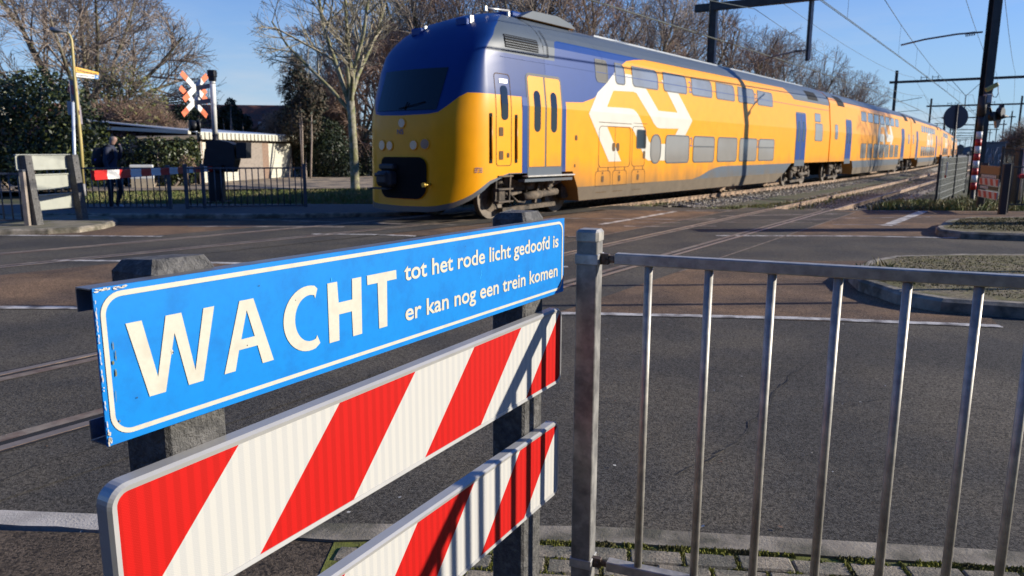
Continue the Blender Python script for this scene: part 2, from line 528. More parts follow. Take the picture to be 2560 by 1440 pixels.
# ballast bed beyond the paved crossing
mb = MB()
def bed(s, o):
    # heights across the bed: o measured from the near track centre
    pt = PT.pos(max(S_END_T, s - 9)); pn = PN.pos(s)
    return pn
rows = []
S = [S_END_N + .1 + i * 2.0 for i in range(0, 60)] + [140 + i * 20 for i in range(0, 22)]
for s in S:
    pn = PN.pos(s); nn = PN.nrm(s)
    # far track centre in this cross-section
    best = min((((PT.pos(t) - pn).dot(PN.tan(s))) ** 2, t) for t in [s - 16 + .5 * k for k in range(24)])[1]
    d = (PT.pos(best) - pn).dot(nn)
    prof = [(d - 3.2, -.5), (d - 2.0, ZT - .155), (d + 1.5, ZT - .155), ((d) / 2 + .1, -.25), (-1.5, -.155), (1.6, -.155), (3.0, -.45)]
    rows.append([pn + nn * a + Vector((0, 0, b)) for a, b in prof])
n = 7
mb.add([v for r in rows for v in r], [(i * n + j, i * n + j + 1, (i + 1) * n + j + 1, (i + 1) * n + j) for i in range(len(rows) - 1) for j in range(n - 1)])
mb.f = [f[::-1] for f in mb.f]
mb.build("ballast_bed", M_BALL, kind="structure", recalc=False)
ROWS_BED = rows

def stones():
    mb = MB(); rnd = random.Random(3)
    for k in range(15000):
        s = S_END_N + .2 + 60 * rnd.random() ** 2.2
        i = min(len(S) - 2, int((s - S[0]) / 2)); f = (s - S[0]) / 2 - i
        u = rnd.random() * 6; j = min(5, int(u)); w = u - j
        if rnd.random() < .5: j = rnd.choice((2, 3)); w = rnd.random()
        a = ROWS_BED[i][j].lerp(ROWS_BED[i][j + 1], w); b = ROWS_BED[i + 1][j].lerp(ROWS_BED[i + 1][j + 1], w)
        p = a.lerp(b, f)
        if p.y < 20.4: continue
        r = .028 + .034 * rnd.random()
        ax = [Vector((rnd.uniform(-1, 1), rnd.uniform(-1, 1), rnd.uniform(-1, 1))).normalized() for _ in range(2)]
        x = ax[0]; z = x.cross(ax[1]).normalized(); y = z.cross(x)
        q = [p + Vector((0, 0, r * .4)) + (x * a1 * rnd.uniform(.7, 1.2) + y * a2 * rnd.uniform(.6, 1) + z * a3 * rnd.uniform(.5, 1)) * r
             for a1, a2, a3 in ((1, 0, 0), (-1, 0, 0), (0, 1, 0), (0, -1, 0), (0, 0, 1), (0, 0, -1))]
        mb.add(q, [(0, 2, 4), (2, 1, 4), (1, 3, 4), (3, 0, 4), (2, 0, 5), (1, 2, 5), (3, 1, 5), (0, 3, 5)])
    o = mb.build("ballast_stones", M_STONE, kind="stuff")
    tag(o, "loose grey ballast stones lying beside the rails", "ballast")
stones()

# grass: blades scattered in patches
def blades(name, label, areas, seed, mats=None, kind="stuff", cat="grass", hscale=1.0):
    mb = MB(); rnd = random.Random(seed)
    for (quad, n, h, zoff) in areas:
        A, B, C, D = [Vector(q) for q in quad]
        for k in range(n):
            u, v = rnd.random(), rnd.random()
            p = A.lerp(B, u).lerp(D.lerp(C, u), v)
            zb = Z(p.x, p.y) + zoff
            hh = h * (.45 + .9 * rnd.random()) * hscale
            a = rnd.random() * 6.28; w = .006 + .007 * rnd.random() + h * .03
            dx, dy = math.cos(a) * w, math.sin(a) * w
            lx, ly = rnd.gauss(0, .35) * hh, rnd.gauss(0, .35) * hh
            b = len(mb.v)
            mb.add([(p.x - dx, p.y - dy, zb), (p.x + dx, p.y + dy, zb), (p.x + lx * .4 + dx * .6, p.y + ly * .4 + dy * .6, zb + hh * .6), (p.x + lx, p.y + ly, zb + hh)],
                   [(0, 1, 2), (0, 2, 3)])
    o = mb.build(name, mats or M_GRASS, kind=kind)
    tag(o, label, cat)
    return o
def q4(a, b, c, d):
    return [g(*a), g(*b), g(*c), g(*d)]
blades("grass_verge", "strip of grass behind the railing and beside the pavement on the left",
       [(q4((215, 522), (935, 520), (935, 476), (215, 486)), 15000, .13, -.02), (q4((935, 520), (1300, 515), (1300, 470), (935, 476)), 3000, .13, -.02)], 5)
blades("trackside_grass", "green grass growing between the two tracks and along the road edge",
       [(q4((1540, 521), (2000, 520), (2150, 476), (1860, 515)), 2600, .09, -.12), (q4((1850, 523), (2010, 521), (2330, 440), (2180, 455)), 3800, .10, -.2),
        (q4((1440, 517), (1620, 512), (1680, 500), (1520, 507)), 700, .07, -.1)], 6)
blades("roadside_grass", "taller green grass at the foot of the mesh fence and signal mast",
       [(q4((2170, 524), (2520, 527), (2520, 505), (2230, 508)), 5200, .24, -.12), (q4((2380, 520), (2560, 522), (2560, 495), (2400, 495)), 2500, .22, -.12)], 8)

# near pavement: kerb band, block paving with moss, asphalt path
mb = MB()
lo = [(x, y - .135) for x, y in KN]; hi = [(x, y - .0) for x, y in KN]
mb2 = MB()
rnd = random.Random(4)
nk = 400
vs = []
for i in range(nk + 1):
    a = lerp_poly(lo, i / nk); b = lerp_poly(hi, i / nk)
    j = rnd.uniform(-.012, .012) if a[0] < -.6 else rnd.uniform(-.003, .003)
    vs += [(a[0], a[1] + j, -.05), (a[0], a[1] + j, .022), (b[0], b[1] - .012, .024), (b[0], b[1], .012), (b[0], b[1], -.05)]
mb.add(vs, [(i * 5 + k, (i + 1) * 5 + k, (i + 1) * 5 + k + 1, i * 5 + k + 1) for i in range(nk) for k in range(4)])
mb.mi = [1 if mb.v[f[0]][0] < -1.3 else 0 for f in mb.f]
mb.build("kerb", [M_KERB, mat("kerb_white", (.50, .46, .40), .85, var=.25, scale=12, bump=.5, bscale=80, col2=(.34, .31, .27), cscale=6)], kind="structure")
mb = MB()
sheet(mb, [(-30, -6), (-.72, -6)], [(-30, 3.05), (-8, 3.04), (-2.24, 2.91), (-.72, 2.81)], .010, 30, 4, zf=lambda x, y: 0)
mb.build("pavement_path", M_PATH, kind="structure")
mb = MB()
sheet(mb, [(-.72, -4), (9, -4)], [(-.72, 2.83), (.38, 2.81), (1.84, 2.64), (6, 2.08), (9, 1.5)], .013, 20, 4, zf=lambda x, y: 0)
mb.build("paving_joint_bed", mat("joint_sand", (.075, .07, .045), .95, var=.4, scale=20, col2=(.13, .14, .022), cscale=5, cmix=.7, bump=.6, bscale=80), kind="structure")
def lerp_y(x):
    for a_, b_ in zip(KN, KN[1:]):
        if a_[0] <= x <= b_[0]: return a_[1] + (b_[1] - a_[1]) * (x - a_[0]) / (b_[0] - a_[0])
    return -9
mb = MB(); rnd = random.Random(9)
ang = R(-6.4); ux = Vector((math.cos(ang), math.sin(ang), 0)); uy = Vector((-math.sin(ang), math.cos(ang), 0))
org = Vector((-.72, 2.905, 0))
mossq = []
for r in range(16):
    y0 = -.03 - .108 * r
    x = -.11 * (r % 2) - .05
    while x < 3.9:
        wd = .208
        c = org + ux * (x + wd / 2) + uy * (y0 - .05) + Vector((0, 0, -.006 + rnd.uniform(-.004, .004)))
        kn = lerp_y(c.x)
        if c.x > -.66 and c.y < kn - .19:
            t1 = rnd.gauss(0, .012); t2 = rnd.gauss(0, .02)
            ax = ux * math.cos(t1) + uy * math.sin(t1); ay = -ux * math.sin(t1) + uy * math.cos(t1)
            mb.box(c, (wd - .008 + rnd.uniform(-.004, .002), .098, .06), ((ax + Vector((0, 0, t2 * .4))).normalized(), ay, Vector((0, 0, 1))), bev=.007)
            if rnd.random() < .75: mossq.append((org + ux * x + uy * (y0 - .05), uy, .055 * rnd.random() + .02))
            if rnd.random() < .75: mossq.append((org + ux * (x + .1) + uy * y0, ux, .1 * rnd.random() + .02))
        x += wd
mb.build("block_paving", M_PAVER, kind="structure")
for k in range(60):
    x = rnd.uniform(-.66, 3.6); mossq.append((Vector((x, lerp_y(x) - .143, 0)), Vector((1, -.09, 0)), rnd.uniform(.02, .09)))
mb = MB()
for c, d, L in mossq:
    for k in range(int(60 * L / .08) + 8):
        p = c + d * rnd.uniform(-L, L) + Vector((rnd.gauss(0, .006), rnd.gauss(0, .006), 0))
        r = rnd.uniform(.004, .011); h = rnd.uniform(.006, .014)
        a = rnd.random() * 6
        mb.add([p + Vector((math.cos(a + i * 2.1) * r, math.sin(a + i * 2.1) * r, .014)) for i in range(3)] + [p + Vector((0, 0, .018 + h))],
               [(0, 1, 3), (1, 2, 3), (2, 0, 3)])
tag(mb.build("moss_in_joints", M_MOSS, kind="stuff"), "green moss growing in the joints of the block paving", "moss")

# cracks and sealed joints in the asphalt
mb = MB(); rnd = random.Random(14)
def crack(pts, w):
    for (a, b) in zip(pts, pts[1:]):
        A, B = g(*a), g(*b); n_ = max(3, int((B - A).length / .10)); q = []
        sd2 = Vector((-(B - A).y, (B - A).x, 0)).normalized()
        for i in range(n_ + 1): q.append(A.lerp(B, i / n_) + sd2 * rnd.gauss(0, .014))
        for i in range(n_):
            ww = w * rnd.uniform(.3, 1.2)
            mb.add([q[i] - sd2 * ww + Vector((0, 0, .006)), q[i + 1] - sd2 * ww + Vector((0, 0, .006)), q[i + 1] + sd2 * ww + Vector((0, 0, .006)), q[i] + sd2 * ww + Vector((0, 0, .006))], [(0, 1, 2, 3)])
crack([(1700, 1190), (1785, 1135), (1850, 1100), (1960, 960), (2030, 900)], .004)
crack([(0, 1205), (90, 1165), (240, 1120), (420, 1010)], .006)
crack([(2100, 1010), (2300, 990), (2520, 1030)], .003)
crack([(700, 1180), (900, 1010), (1150, 880)], .003)
mb.build("road_cracks", M_DARK, kind="structure")

# traffic islands with kerbs
def island(name, label, outline, h, mossy):
    P = [Vector((p[0], p[1], Z(p[0], p[1]))) for p in outline]
    c = sum(P, Vector()) / len(P)
    mb = MB(); n = len(P)
    ring = []
    for dz, k in ((-.05, 1.0), (h - .03, .995), (h, .965), (h, .90)):
        ring.append([c.lerp(p, 1) + (c - p).normalized() * (1 - k) * 1.6 + Vector((0, 0, dz)) for p in P])
    vs = [v for r in ring for v in r]
    mb.add(vs, [(i * n + j, i * n + (j + 1) % n, (i + 1) * n + (j + 1) % n, (i + 1) * n + j) for i in range(3) for j in range(n)], 0)
    k0 = 3 * n
    mb.f.append(tuple(k0 + j for j in range(n))); mb.mi.append(1); mb.sm.append(False)
    o = mb.build(name, [M_KERB, mossy], recalc=True)
    o["kind"] = "structure"
    return o
M_MTOP = mat("mossy_paving", (.17, .135, .075), .95, var=.45, scale=7, bump=1.0, bscale=40, col2=(.105, .092, .026), cscale=3.2, cmix=.55, grain=.4, gscale=40)
M_ITOP = mat("island_paving", (.20, .175, .13), .95, var=.3, scale=8, bump=.5, bscale=60, col2=(.11, .105, .05), cscale=2.0, cmix=.45)
island("traffic_island", "", [xy(2140, 688), xy(2120, 705), xy(2145, 728), xy(2240, 762), xy(2350, 782), xy(2600, 800), (13, 5.2), (13, 10.2), xy(2600, 658), xy(2400, 657), xy(2230, 662), xy(2165, 674)], .14, M_MTOP)
island("far_island", "", [xy(2337, 582), xy(2345, 590), xy(2400, 597), xy(2600, 604), (14, 12.2), (17, 17.0), xy(2640, 556), xy(2420, 556), xy(2360, 565)], .13, M_MTOP)
island("left_island", "", [xy(-200, 592), xy(0, 589), xy(120, 586), xy(200, 582), xy(265, 572), xy(298, 562), xy(285, 553), xy(240, 549), xy(60, 549), xy(-200, 550)], .10, M_ITOP)
island("left_pavement", "", [xy(-200, 546), xy(215, 545), xy(500, 547), xy(760, 545), xy(1000, 541), xy(1080, 535), xy(1060, 520), xy(760, 519), xy(300, 519), xy(-200, 520)], .10, mat("pavement_dark", (.10, .095, .085), .9, var=.2, scale=4))
mb = MB()
sheet(mb, [xy(-300, 484), xy(215, 478), xy(500, 474), xy(960, 470), xy(1200, 468)], [xy(-300, 440), xy(250, 440), xy(520, 447), xy(960, 440), xy(1200, 440)], .0, 40, 6)
mb.build("parking_path", mat("path_clinker", (.38, .29, .19), .95, var=.3, scale=3, bump=.5, bscale=30, col2=(.12, .10, .08), cscale=.8), kind="structure")
M_DRY = mat("dry_grass", (.26, .22, .09), .8, var=.3, scale=5, col2=(.12, .15, .03), cscale=3)
blades("island_weeds", "pale dry grass tufts growing at the rounded nose of the mossy traffic island",
       [(q4((2135, 715), (2290, 745), (2260, 700), (2140, 680)), 140, .17, .05), (q4((2240, 758), (2420, 780), (2400, 760), (2260, 742)), 45, .12, .0)], 12, M_DRY)
mb = MB()
# ------------------------------------------------------------------ foreground: warning barrier with blue sign
sTL, sTR = at(230, 722, 1.05), at(1411, 545, 2.4)
sBL, sBR = at(272, 1117, 1.05), at(1408, 728, 2.4)
SU = Vector((sTR.x - sTL.x, sTR.y - sTL.y, 0)).normalized()
SN = Vector((SU.y, -SU.x, 0))                      # out of the sign face
SO = Vector((sTL.x, sTL.y, 0))
SL = 1.553; SH = .239
def spt(u, v, off=0.0):                           # sign coordinates, following its slight slope
    k = u / SL
    b = sBL.z + (sBR.z - sBL.z) * k; t = sTL.z + (sTR.z - sTL.z) * k
    return SO + SU * u + SN * off + Vector((0, 0, b + (t - b) * v / SH))
def ppt(u, z, off=0.0):                           # plain plane coordinates
    return SO + SU * u + SN * off + Vector((0, 0, z))
M_BLUE = mat("sign_blue", (.000, .205, .60), .45, var=.05, scale=60, spec=.3, col2=(.001, .175, .54), cscale=14, cmix=.35)
M_CREAM = mat("sign_cream", (.56, .535, .44), .5, var=.06, scale=160, col2=(.51, .48, .39), cscale=40, cmix=.3)
M_RECYC = mat("recycled_plastic", (.135, .13, .122), .7, var=.35, scale=30, bump=1.0, bscale=120, col2=(.075, .073, .07), cscale=45)
M_ALU = mat("frame_plastic", (.46, .455, .44), .32, .25, var=.06, scale=10)
M_STRAP = mat("black_rubber", (.018, .018, .02), .5)
BAR = thing("warning_barrier", "blue warning sign above two red and white striped boards on dark posts in the foreground", "warning barrier", (SO.x + SU.x * .8, SO.y + SU.y * .8, 0))
# sign board with folded back edges
mb = MB()
mb.prism([spt(0, 0, -.003), spt(SL, 0, -.003), spt(SL, SH, -.003), spt(0, SH, -.003)], SN * .003, 0)
for v0, v1, s in ((SH - .001, SH - .038, 1), (.001, .034, -1)):
    mb.prism([spt(-.001, v0, -.004), spt(SL, v0, -.004), spt(SL, v0, -.04), spt(-.001, v0, -.04)], Vector((0, 0, -.002 * s)), 1)
    mb.prism([spt(-.001, v0 - .003 * s, -.038), spt(SL, v0 - .003 * s, -.038), spt(SL, v1, -.038), spt(-.001, v1, -.038)], -SN * .002, 1)
SIGN = mb.build("sign_board", [M_BLUE, mat("sign_back_metal", (.30, .30, .30), .4, .7, var=.15, scale=20)], BAR, recalc=True)
def rrect(u0, v0, u1, v1, r, n=8):
    pts = []
    for cx, cy, a0 in ((u1 - r, v0 + r, -90), (u1 - r, v1 - r, 0), (u0 + r, v1 - r, 90), (u0 + r, v0 + r, 180)):
        for i in range(n + 1):
            a = R(a0 + 90 * i / n); pts.append((cx + r * math.cos(a), cy + r * math.sin(a)))
    return pts
mb = MB(); f1 = lambda u, v: spt(u, v, .0012)
mb.flat([rrect(.008, .0105, SL - .010, SH - .0085, .034), rrect(.0155, .018, SL - .0175, SH - .0165, .027)[::-1]], f1)
mb.build("border", M_CREAM, SIGN)
mb = MB()
B0, T0 = .0577, .1795
mb.flat([[(.0445, T0), (.0731, B0), (.1014, B0), (.1249, .1495), (.1436, B0), (.1717, B0), (.2029, T0), (.1816, T0), (.1580, .079), (.1399, T0), (.1117, T0), (.0902, .085), (.0706, T0)]], f1)
mb.flat([[(.2145, B0), (.2378, B0), (.2478, .0930), (.2892, .0930), (.2985, B0), (.3246, B0), (.2858, T0), (.2552, T0)], [(.2540, .1110), (.2840, .1110), (.2697, .1610)]], f1)
oc = [(.418 + .0655 * math.cos(R(a)) if abs(math.cos(R(a))) < 2 else 0, .1187 + .0640 * math.sin(R(a))) for a in range(66, 295, 8)]
ic = [(.4215 + .0400 * math.cos(R(a)), .1187 + .0455 * math.sin(R(a))) for a in range(64, 297, 8)]
oc[0] = (.4435, .1735); oc[-1] = (.4450, .0640); ic[0] = (.4362, .1553); ic[-1] = (.4373, .0815)
mb.flat([oc + ic[::-1]], f1)
mb.flat([[(.4712, T0), (.4706, B0), (.4995, B0), (.5012, .1114), (.5395, .1114), (.5408, B0), (.5690, B0), (.5720, T0), (.5435, T0), (.5420, .1360), (.5012, .1360), (.4990, T0)]], f1)
mb.flat([[(.5901, T0), (.5905, .1592), (.6240, .1592), (.6250, B0), (.6530, B0), (.6557, .1592), (.6894, .1592), (.6888, T0)]], f1)
mb.build("large_lettering", M_CREAM, SIGN)
mb = MB()
add_text(mb, "tot het rode licht gedoofd is", .7178, 1.5095, .1512, .0560, f1, bold=.018)
mb.build("small_lettering", M_CREAM, SIGN); mb = MB()
add_text(mb, "er kan nog een trein komen", .7186, 1.5065, .0572, .0560, f1, bold=.018)
mb.build("small_lettering", M_CREAM, SIGN)
mb = MB(); rnd = random.Random(2)
def chip(u, v, ru, rv, mi, n=9):
    mb.flat([[(u + ru * math.cos(6.283 * i / n) * rnd.uniform(.5, 1.1), v + rv * math.sin(6.283 * i / n) * rnd.uniform(.5, 1.1)) for i in range(n)]], lambda a, b: spt(a, b, .0018), mi)
for k in range(26): chip(rnd.uniform(.002, .05), SH - .0018 - abs(rnd.gauss(0, .0018)), rnd.uniform(.001, .005), rnd.uniform(.0006, .0016), 0)
for k in range(40): chip(.0012 + abs(rnd.gauss(0, .0007)), rnd.uniform(.004, .22), rnd.uniform(.0005, .0012), rnd.uniform(.001, .006), 0)
for k in range(8): chip(rnd.uniform(.002, .006), rnd.uniform(.002, .022), .002, .004, 0)
for u, v, a, b in ((.022, .150, .001, .008), (.0245, .135, .0012, .01), (.0195, .125, .002, .0035), (.0225, .108, .0017, .008), (.019, .075, .0006, .014), (.021, .034, .0014, .003)): chip(u, v, a, b, 1)
chip(.1180, .1190, .003, .0048, 0); chip(.1190, .1185, .0014, .0024, 2)
for u, v in ((.266, .098), (.385, .160), (.052, .062), (.30, .20), (.92, .21), (.97, .205)): chip(u, v, .0012, .0016, 2)
for u, v in ((1.045, .13), (1.047, .122), (1.043, .114), (.483, .186)): chip(u, v, .0008, .005, 3)
mb.build("paint_chips", [mat("bare_primer", (.62, .56, .45), .7, var=.2, scale=80), mat("rust_scratch", (.16, .15, .05), .7, var=.4, scale=90), M_STRAP, mat("pale_scratch", (.03, .42, .72), .5)], SIGN)
# striped boards
M_RFW = None
def retro(name, col, dark):
    m = bpy.data.materials.new(name); m.use_nodes = True
    n, l = m.node_tree.nodes, m.node_tree.links; b = n["Principled BSDF"]
    b.inputs["Roughness"].default_value = .5; b.inputs["Specular IOR Level"].default_value = .2
    tc = n.new("ShaderNodeTexCoord")
    sx = n.new("ShaderNodeSeparateXYZ"); l.new(tc.outputs["UV"], sx.inputs[0])
    # honeycomb cell seams
    vo = n.new("ShaderNodeTexVoronoi"); vo.feature = 'DISTANCE_TO_EDGE'; vo.inputs["Scale"].default_value = 1.0; vo.inputs["Randomness"].default_value = .12
    mp = n.new("ShaderNodeMapping"); mp.inputs["Scale"].default_value = (260, 300, 1); mp.inputs["Rotation"].default_value = (0, 0, .7)
    l.new(tc.outputs["UV"], mp.inputs[0]); l.new(mp.outputs[0], vo.inputs["Vector"])
    r1 = n.new("ShaderNodeMapRange"); r1.inputs["From Max"].default_value = .09; r1.inputs["To Min"].default_value = .55; r1.inputs["To Max"].default_value = 0
    l.new(vo.outputs["Distance"], r1.inputs["Value"])
    # vertical prism bands
    wv = n.new("ShaderNodeMath"); wv.operation = 'MULTIPLY'; wv.inputs[1].default_value = 6.2832 / .026; l.new(sx.outputs[0], wv.inputs[0])
    sn = n.new("ShaderNodeMath"); sn.operation = 'SINE'; l.new(wv.outputs[0], sn.inputs[0])
    r2 = n.new("ShaderNodeMapRange"); r2.inputs["From Min"].default_value = -.25; r2.inputs["From Max"].default_value = .25; l.new(sn.outputs[0], r2.inputs["Value"])
    nz = n.new("ShaderNodeTexNoise"); nz.inputs["Scale"].default_value = 60; l.new(tc.outputs["UV"], nz.inputs["Vector"])
    m1 = n.new("ShaderNodeMixRGB"); m1.inputs[1].default_value = (*col, 1); m1.inputs[2].default_value = (*dark, 1); l.new(r2.outputs[0], m1.inputs[0])
    m2 = n.new("ShaderNodeMixRGB"); m2.inputs[2].default_value = (min(1, col[0] * 1.25 + .05), col[1] * 1.2 + .035, col[2] * 1.2 + .03, 1)
    l.new(r1.outputs[0], m2.inputs[0]); l.new(m1.outputs[0], m2.inputs[1])
    l.new(m2.outputs[0], b.inputs["Base Color"])
    return m
M_RW = retro("retroreflective_white", (.51, .50, .46), (.45, .45, .43))
M_RR = retro("retroreflective_red", (.50, .005, .003), (.41, .004, .002))
def board(z0, z1, u0, u1, tops, bots, first_red):
    mb = MB(); r = .034; th = .032
    out = rrect(u0, z0, u1, z1, r); inn = rrect(u0 + .014, z0 + .0135, u1 - .010, z1 - .0135, r - .013)
    n = len(out)
    out2 = rrect(u0 + .005, z0 + .005, u1 - .005, z1 - .005, r - .004)
    vs = [ppt(a, b, -th) for a, b in out] + [ppt(a, b, -.006) for a, b in out] + [ppt(a, b, 0) for a, b in out2] + [ppt(a, b, -.002) for a, b in inn] + [ppt(a, b, -.005) for a, b in inn]
    fs = []
    for k in range(4):
        fs += [(k * n + i, k * n + (i + 1) % n, (k + 1) * n + (i + 1) % n, (k + 1) * n + i) for i in range(n)]
    mb.add(vs, fs, 0, True)
    mb.f.append(tuple(range(n))[::-1]); mb.mi.append(0); mb.sm.append(False)
    o = mb.build("striped_board", M_ALU, BAR, recalc=True)
    o.data.polygons.foreach_set("use_smooth", [False] * len(o.data.polygons))
    # face: reflective sheet with slanting stripes
    bm = bmesh.new()
    vv = [bm.verts.new((a, b, 0)) for a, b in inn]
    bm.faces.new(vv)
    for t, b in zip(tops, bots):
        a = Vector((t, z1, 0)); c = Vector((b, z0, 0)); d = (a - c).normalized(); nn = Vector((d.y, -d.x, 0))
        bmesh.ops.bisect_plane(bm, geom=bm.verts[:] + bm.edges[:] + bm.faces[:], plane_co=a, plane_no=nn)
    bm.faces.ensure_lookup_table()
    uvl = bm.loops.layers.uv.new("UVMap")
    for f in bm.faces:
        c = f.calc_center_median()
        k = 0
        for t, b in zip(tops, bots):
            x = b + (t - b) * (c.y - z0) / (z1 - z0)
            if c.x > x: k += 1
        f.material_index = (k + (0 if first_red else 1)) % 2
        for lp in f.loops: lp[uvl].uv = (lp.vert.co.x, lp.vert.co.y)
    for v in bm.verts: v.co = ppt(v.co.x, v.co.y, -.0035) - root_loc(BAR)
    bmesh.ops.recalc_face_normals(bm, faces=bm.faces)
    bm.normal_update()
    if bm.faces[0].normal.dot(SN) < 0: bmesh.ops.reverse_faces(bm, faces=bm.faces)
    me = bpy.data.meshes.new("reflective_sheet"); bm.to_mesh(me); bm.free()
    me.materials.append(M_RR); me.materials.append(M_RW)
    s = bpy.data.objects.new("reflective_sheet", me); COL.objects.link(s); s.parent = o
    return o
k = .26
T1_ = [.252 + k * i for i in range(5)]
board(.822, 1.078, -.008, 1.550, T1_ + [1.552], [t - .256 for t in T1_] + [1.296], True)
T2_ = [-.012 + k * i for i in range(6)]
board(.430, .693, -.012, 1.540, [t for t in T2_] + [1.548], [t - .258 for t in T2_] + [1.29], True)
# posts
for u0, u1, zt, tilt in ((.122, .243, 1.402, .004), (1.353, 1.479, 1.395, -.002)):
    mb = MB(); d = .118
    c = lambda z, e: [SO + SU * (u0 + e) + SN * (-.035 - e) + Vector((0, 0, z)), SO + SU * (u1 - e) + SN * (-.035 - e) + Vector((0, 0, z)),
                      SO + SU * (u1 - e) + SN * (-.035 - d + e) + Vector((0, 0, z)), SO + SU * (u0 + e) + SN * (-.035 - d + e) + Vector((0, 0, z))]
    lv = [-.3, .2, .5, .8, 1.1, zt - .02, zt]
    rg = []
    rr = random.Random(int(u0 * 100))
    for i, z in enumerate(lv):
        e = .012 if i == len(lv) - 1 else 0
        q = c(z, e); pts = []
        for j in range(4):
            a, b = q[j], q[(j + 1) % 4]
            for kk in (.06, .94): pts.append(a.lerp(b, kk))
        if i == len(lv) - 1:
            pts = [p + Vector((0, 0, rr.uniform(-.006, .006))) for p in pts]
        rg.append(pts)
    n = 8
    mb.add([v for r_ in rg for v in r_], [(i * n + j, i * n + (j + 1) % n, (i + 1) * n + (j + 1) % n, (i + 1) * n + j) for i in range(len(lv) - 1) for j in range(n)])
    mb.f.append(tuple((len(lv) - 1) * n + j for j in range(n))); mb.mi.append(0); mb.sm.append(False)
    mb.build("post", M_RECYC, BAR, recalc=True)

# ------------------------------------------------------------------ railings
def railing(name, label, group, posts, rails, zt, zb, zg, zpost, bars_at, pw=.07, rw=.040, rh=.036, br=.0135, m=None, mp=None, clamp=False, capm=None):
    """posts: list of xy; rails: list of (a, b) xy ends; bars_at: list of xy"""
    m = m or M_GALV
    a = Vector((posts[0][0], posts[0][1], zg))
    t = thing(name, label, "railing", a, group=group)
    for (x, y), d in posts_dir(posts, rails):
        X = Vector((d[0], d[1], 0)).normalized(); Y = Vector((-X.y, X.x, 0)); ax = (X, Y, Vector((0, 0, 1)))
        mb = MB()
        mb.box((x, y, (zpost - .03 + zg - .1) / 2), (pw, pw, zpost - .03 - zg + .1), ax, bev=.003)
        p = mb.build("post", mp or m, t)
        mb = MB(); mb.box((x, y, zpost - .022), (pw + .008, pw + .008, .046), ax, bev=.009)
        mb.build("cap", capm or m, p)
        if clamp:
            for z in (zt - .022, zb):
                mb = MB(); mb.box((x, y, z), (pw + .009, pw + .009, .034), ax, bev=.002)
                mb.build("clamp", mat("clamp_zinc", (.42, .41, .39), .45, .4, var=.3, scale=25), p)
            for z in (zt - .022, zb):
                mb = MB(); c = Vector((x, y, z)) + X * (pw / 2 + .016)
                mb.box(c, (.034, .022, .036), ax, bev=.002)
                mb.tube([c - Y * .017, c + Y * .017], .0075, 8)
                mb.tube([c + X * .012, c + X * .052], .012, 10)
                mb.build("hinge_bolt", mat("rusty_bolt", (.10, .075, .06), .55, .4, var=.4, scale=40), p)
    for a_, b_ in rails:
        for nm, z in (("top_rail", zt - rh / 2), ("bottom_rail", zb)):
            mb = MB(); mb.beam((a_[0], a_[1], z), (b_[0], b_[1], z), rw, rh, bev=.003); mb.build(nm, m, t)
    b0 = None
    for x, y in bars_at:
        if b0 is None:
            mb = MB(); mb.tube([(x, y, zb + rh * .4), (x, y, zt - rh)], br, 10)
            b0 = mb.build("bar", m, t); x0, y0 = x, y
        else:
            c = b0.copy(); COL.objects.link(c); c.parent = t; c.location = (x - x0, y - y0, 0)
    return t
def posts_dir(posts, rails):
    out = []
    for p in posts:
        best = min(rails, key=lambda r: min(math.hypot(r[0][0] - p[0], r[0][1] - p[1]), math.hypot(r[1][0] - p[0], r[1][1] - p[1])))
        out.append((p, (best[1][0] - best[0][0], best[1][1] - best[0][1])))
    return out
def bars_between(a, b, step, ends=.08):
    L = math.hypot(b[0] - a[0], b[1] - a[1]); n = int((L - 2 * ends) / step)
    return [(a[0] + (b[0] - a[0]) * (ends + i * (L - 2 * ends) / max(1, n)) / L, a[1] + (b[1] - a[1]) * (ends + i * (L - 2 * ends) / max(1, n)) / L) for i in range(n + 1)]

# near railing
F0 = Vector((.341, 2.436, 0)); FD = Vector((1.0, -.405, 0)).normalized()
def on_rail(px, py):
    lo, hi = 0.0, 2.0
    for _ in range(40):
        md = (lo + hi) / 2; p = F0 + FD * md + Vector((0, 0, 1.215)); d = p - Vector((0, 0, CH))
        x = 1280 + FPX * d.dot(RT) / d.dot(FW)
        if x < px: lo = md
        else: hi = md
    return md
ts = [on_rail(p, 0) for p in (1622, 1773, 1931, 2097, 2270, 2449)]
ts += [ts[-1] + .134 * (i + 1) for i in range(4)]
pc = F0 - FD * .089
railing("pedestrian_railing", "galvanised steel railing with vertical bars right of the blue sign", None, [(pc.x, pc.y)],
        [((F0.x, F0.y), (F0 + FD * 1.9).to_tuple()[:2])], 1.251, .136, 0.0, 1.326, [(F0 + FD * t).to_tuple()[:2] for t in ts], clamp=True,
        m=M_GALV, mp=mat("galvanised_post", (.30, .29, .27), .48, .3, var=.4, scale=9, col2=(.19, .185, .18), cscale=14))
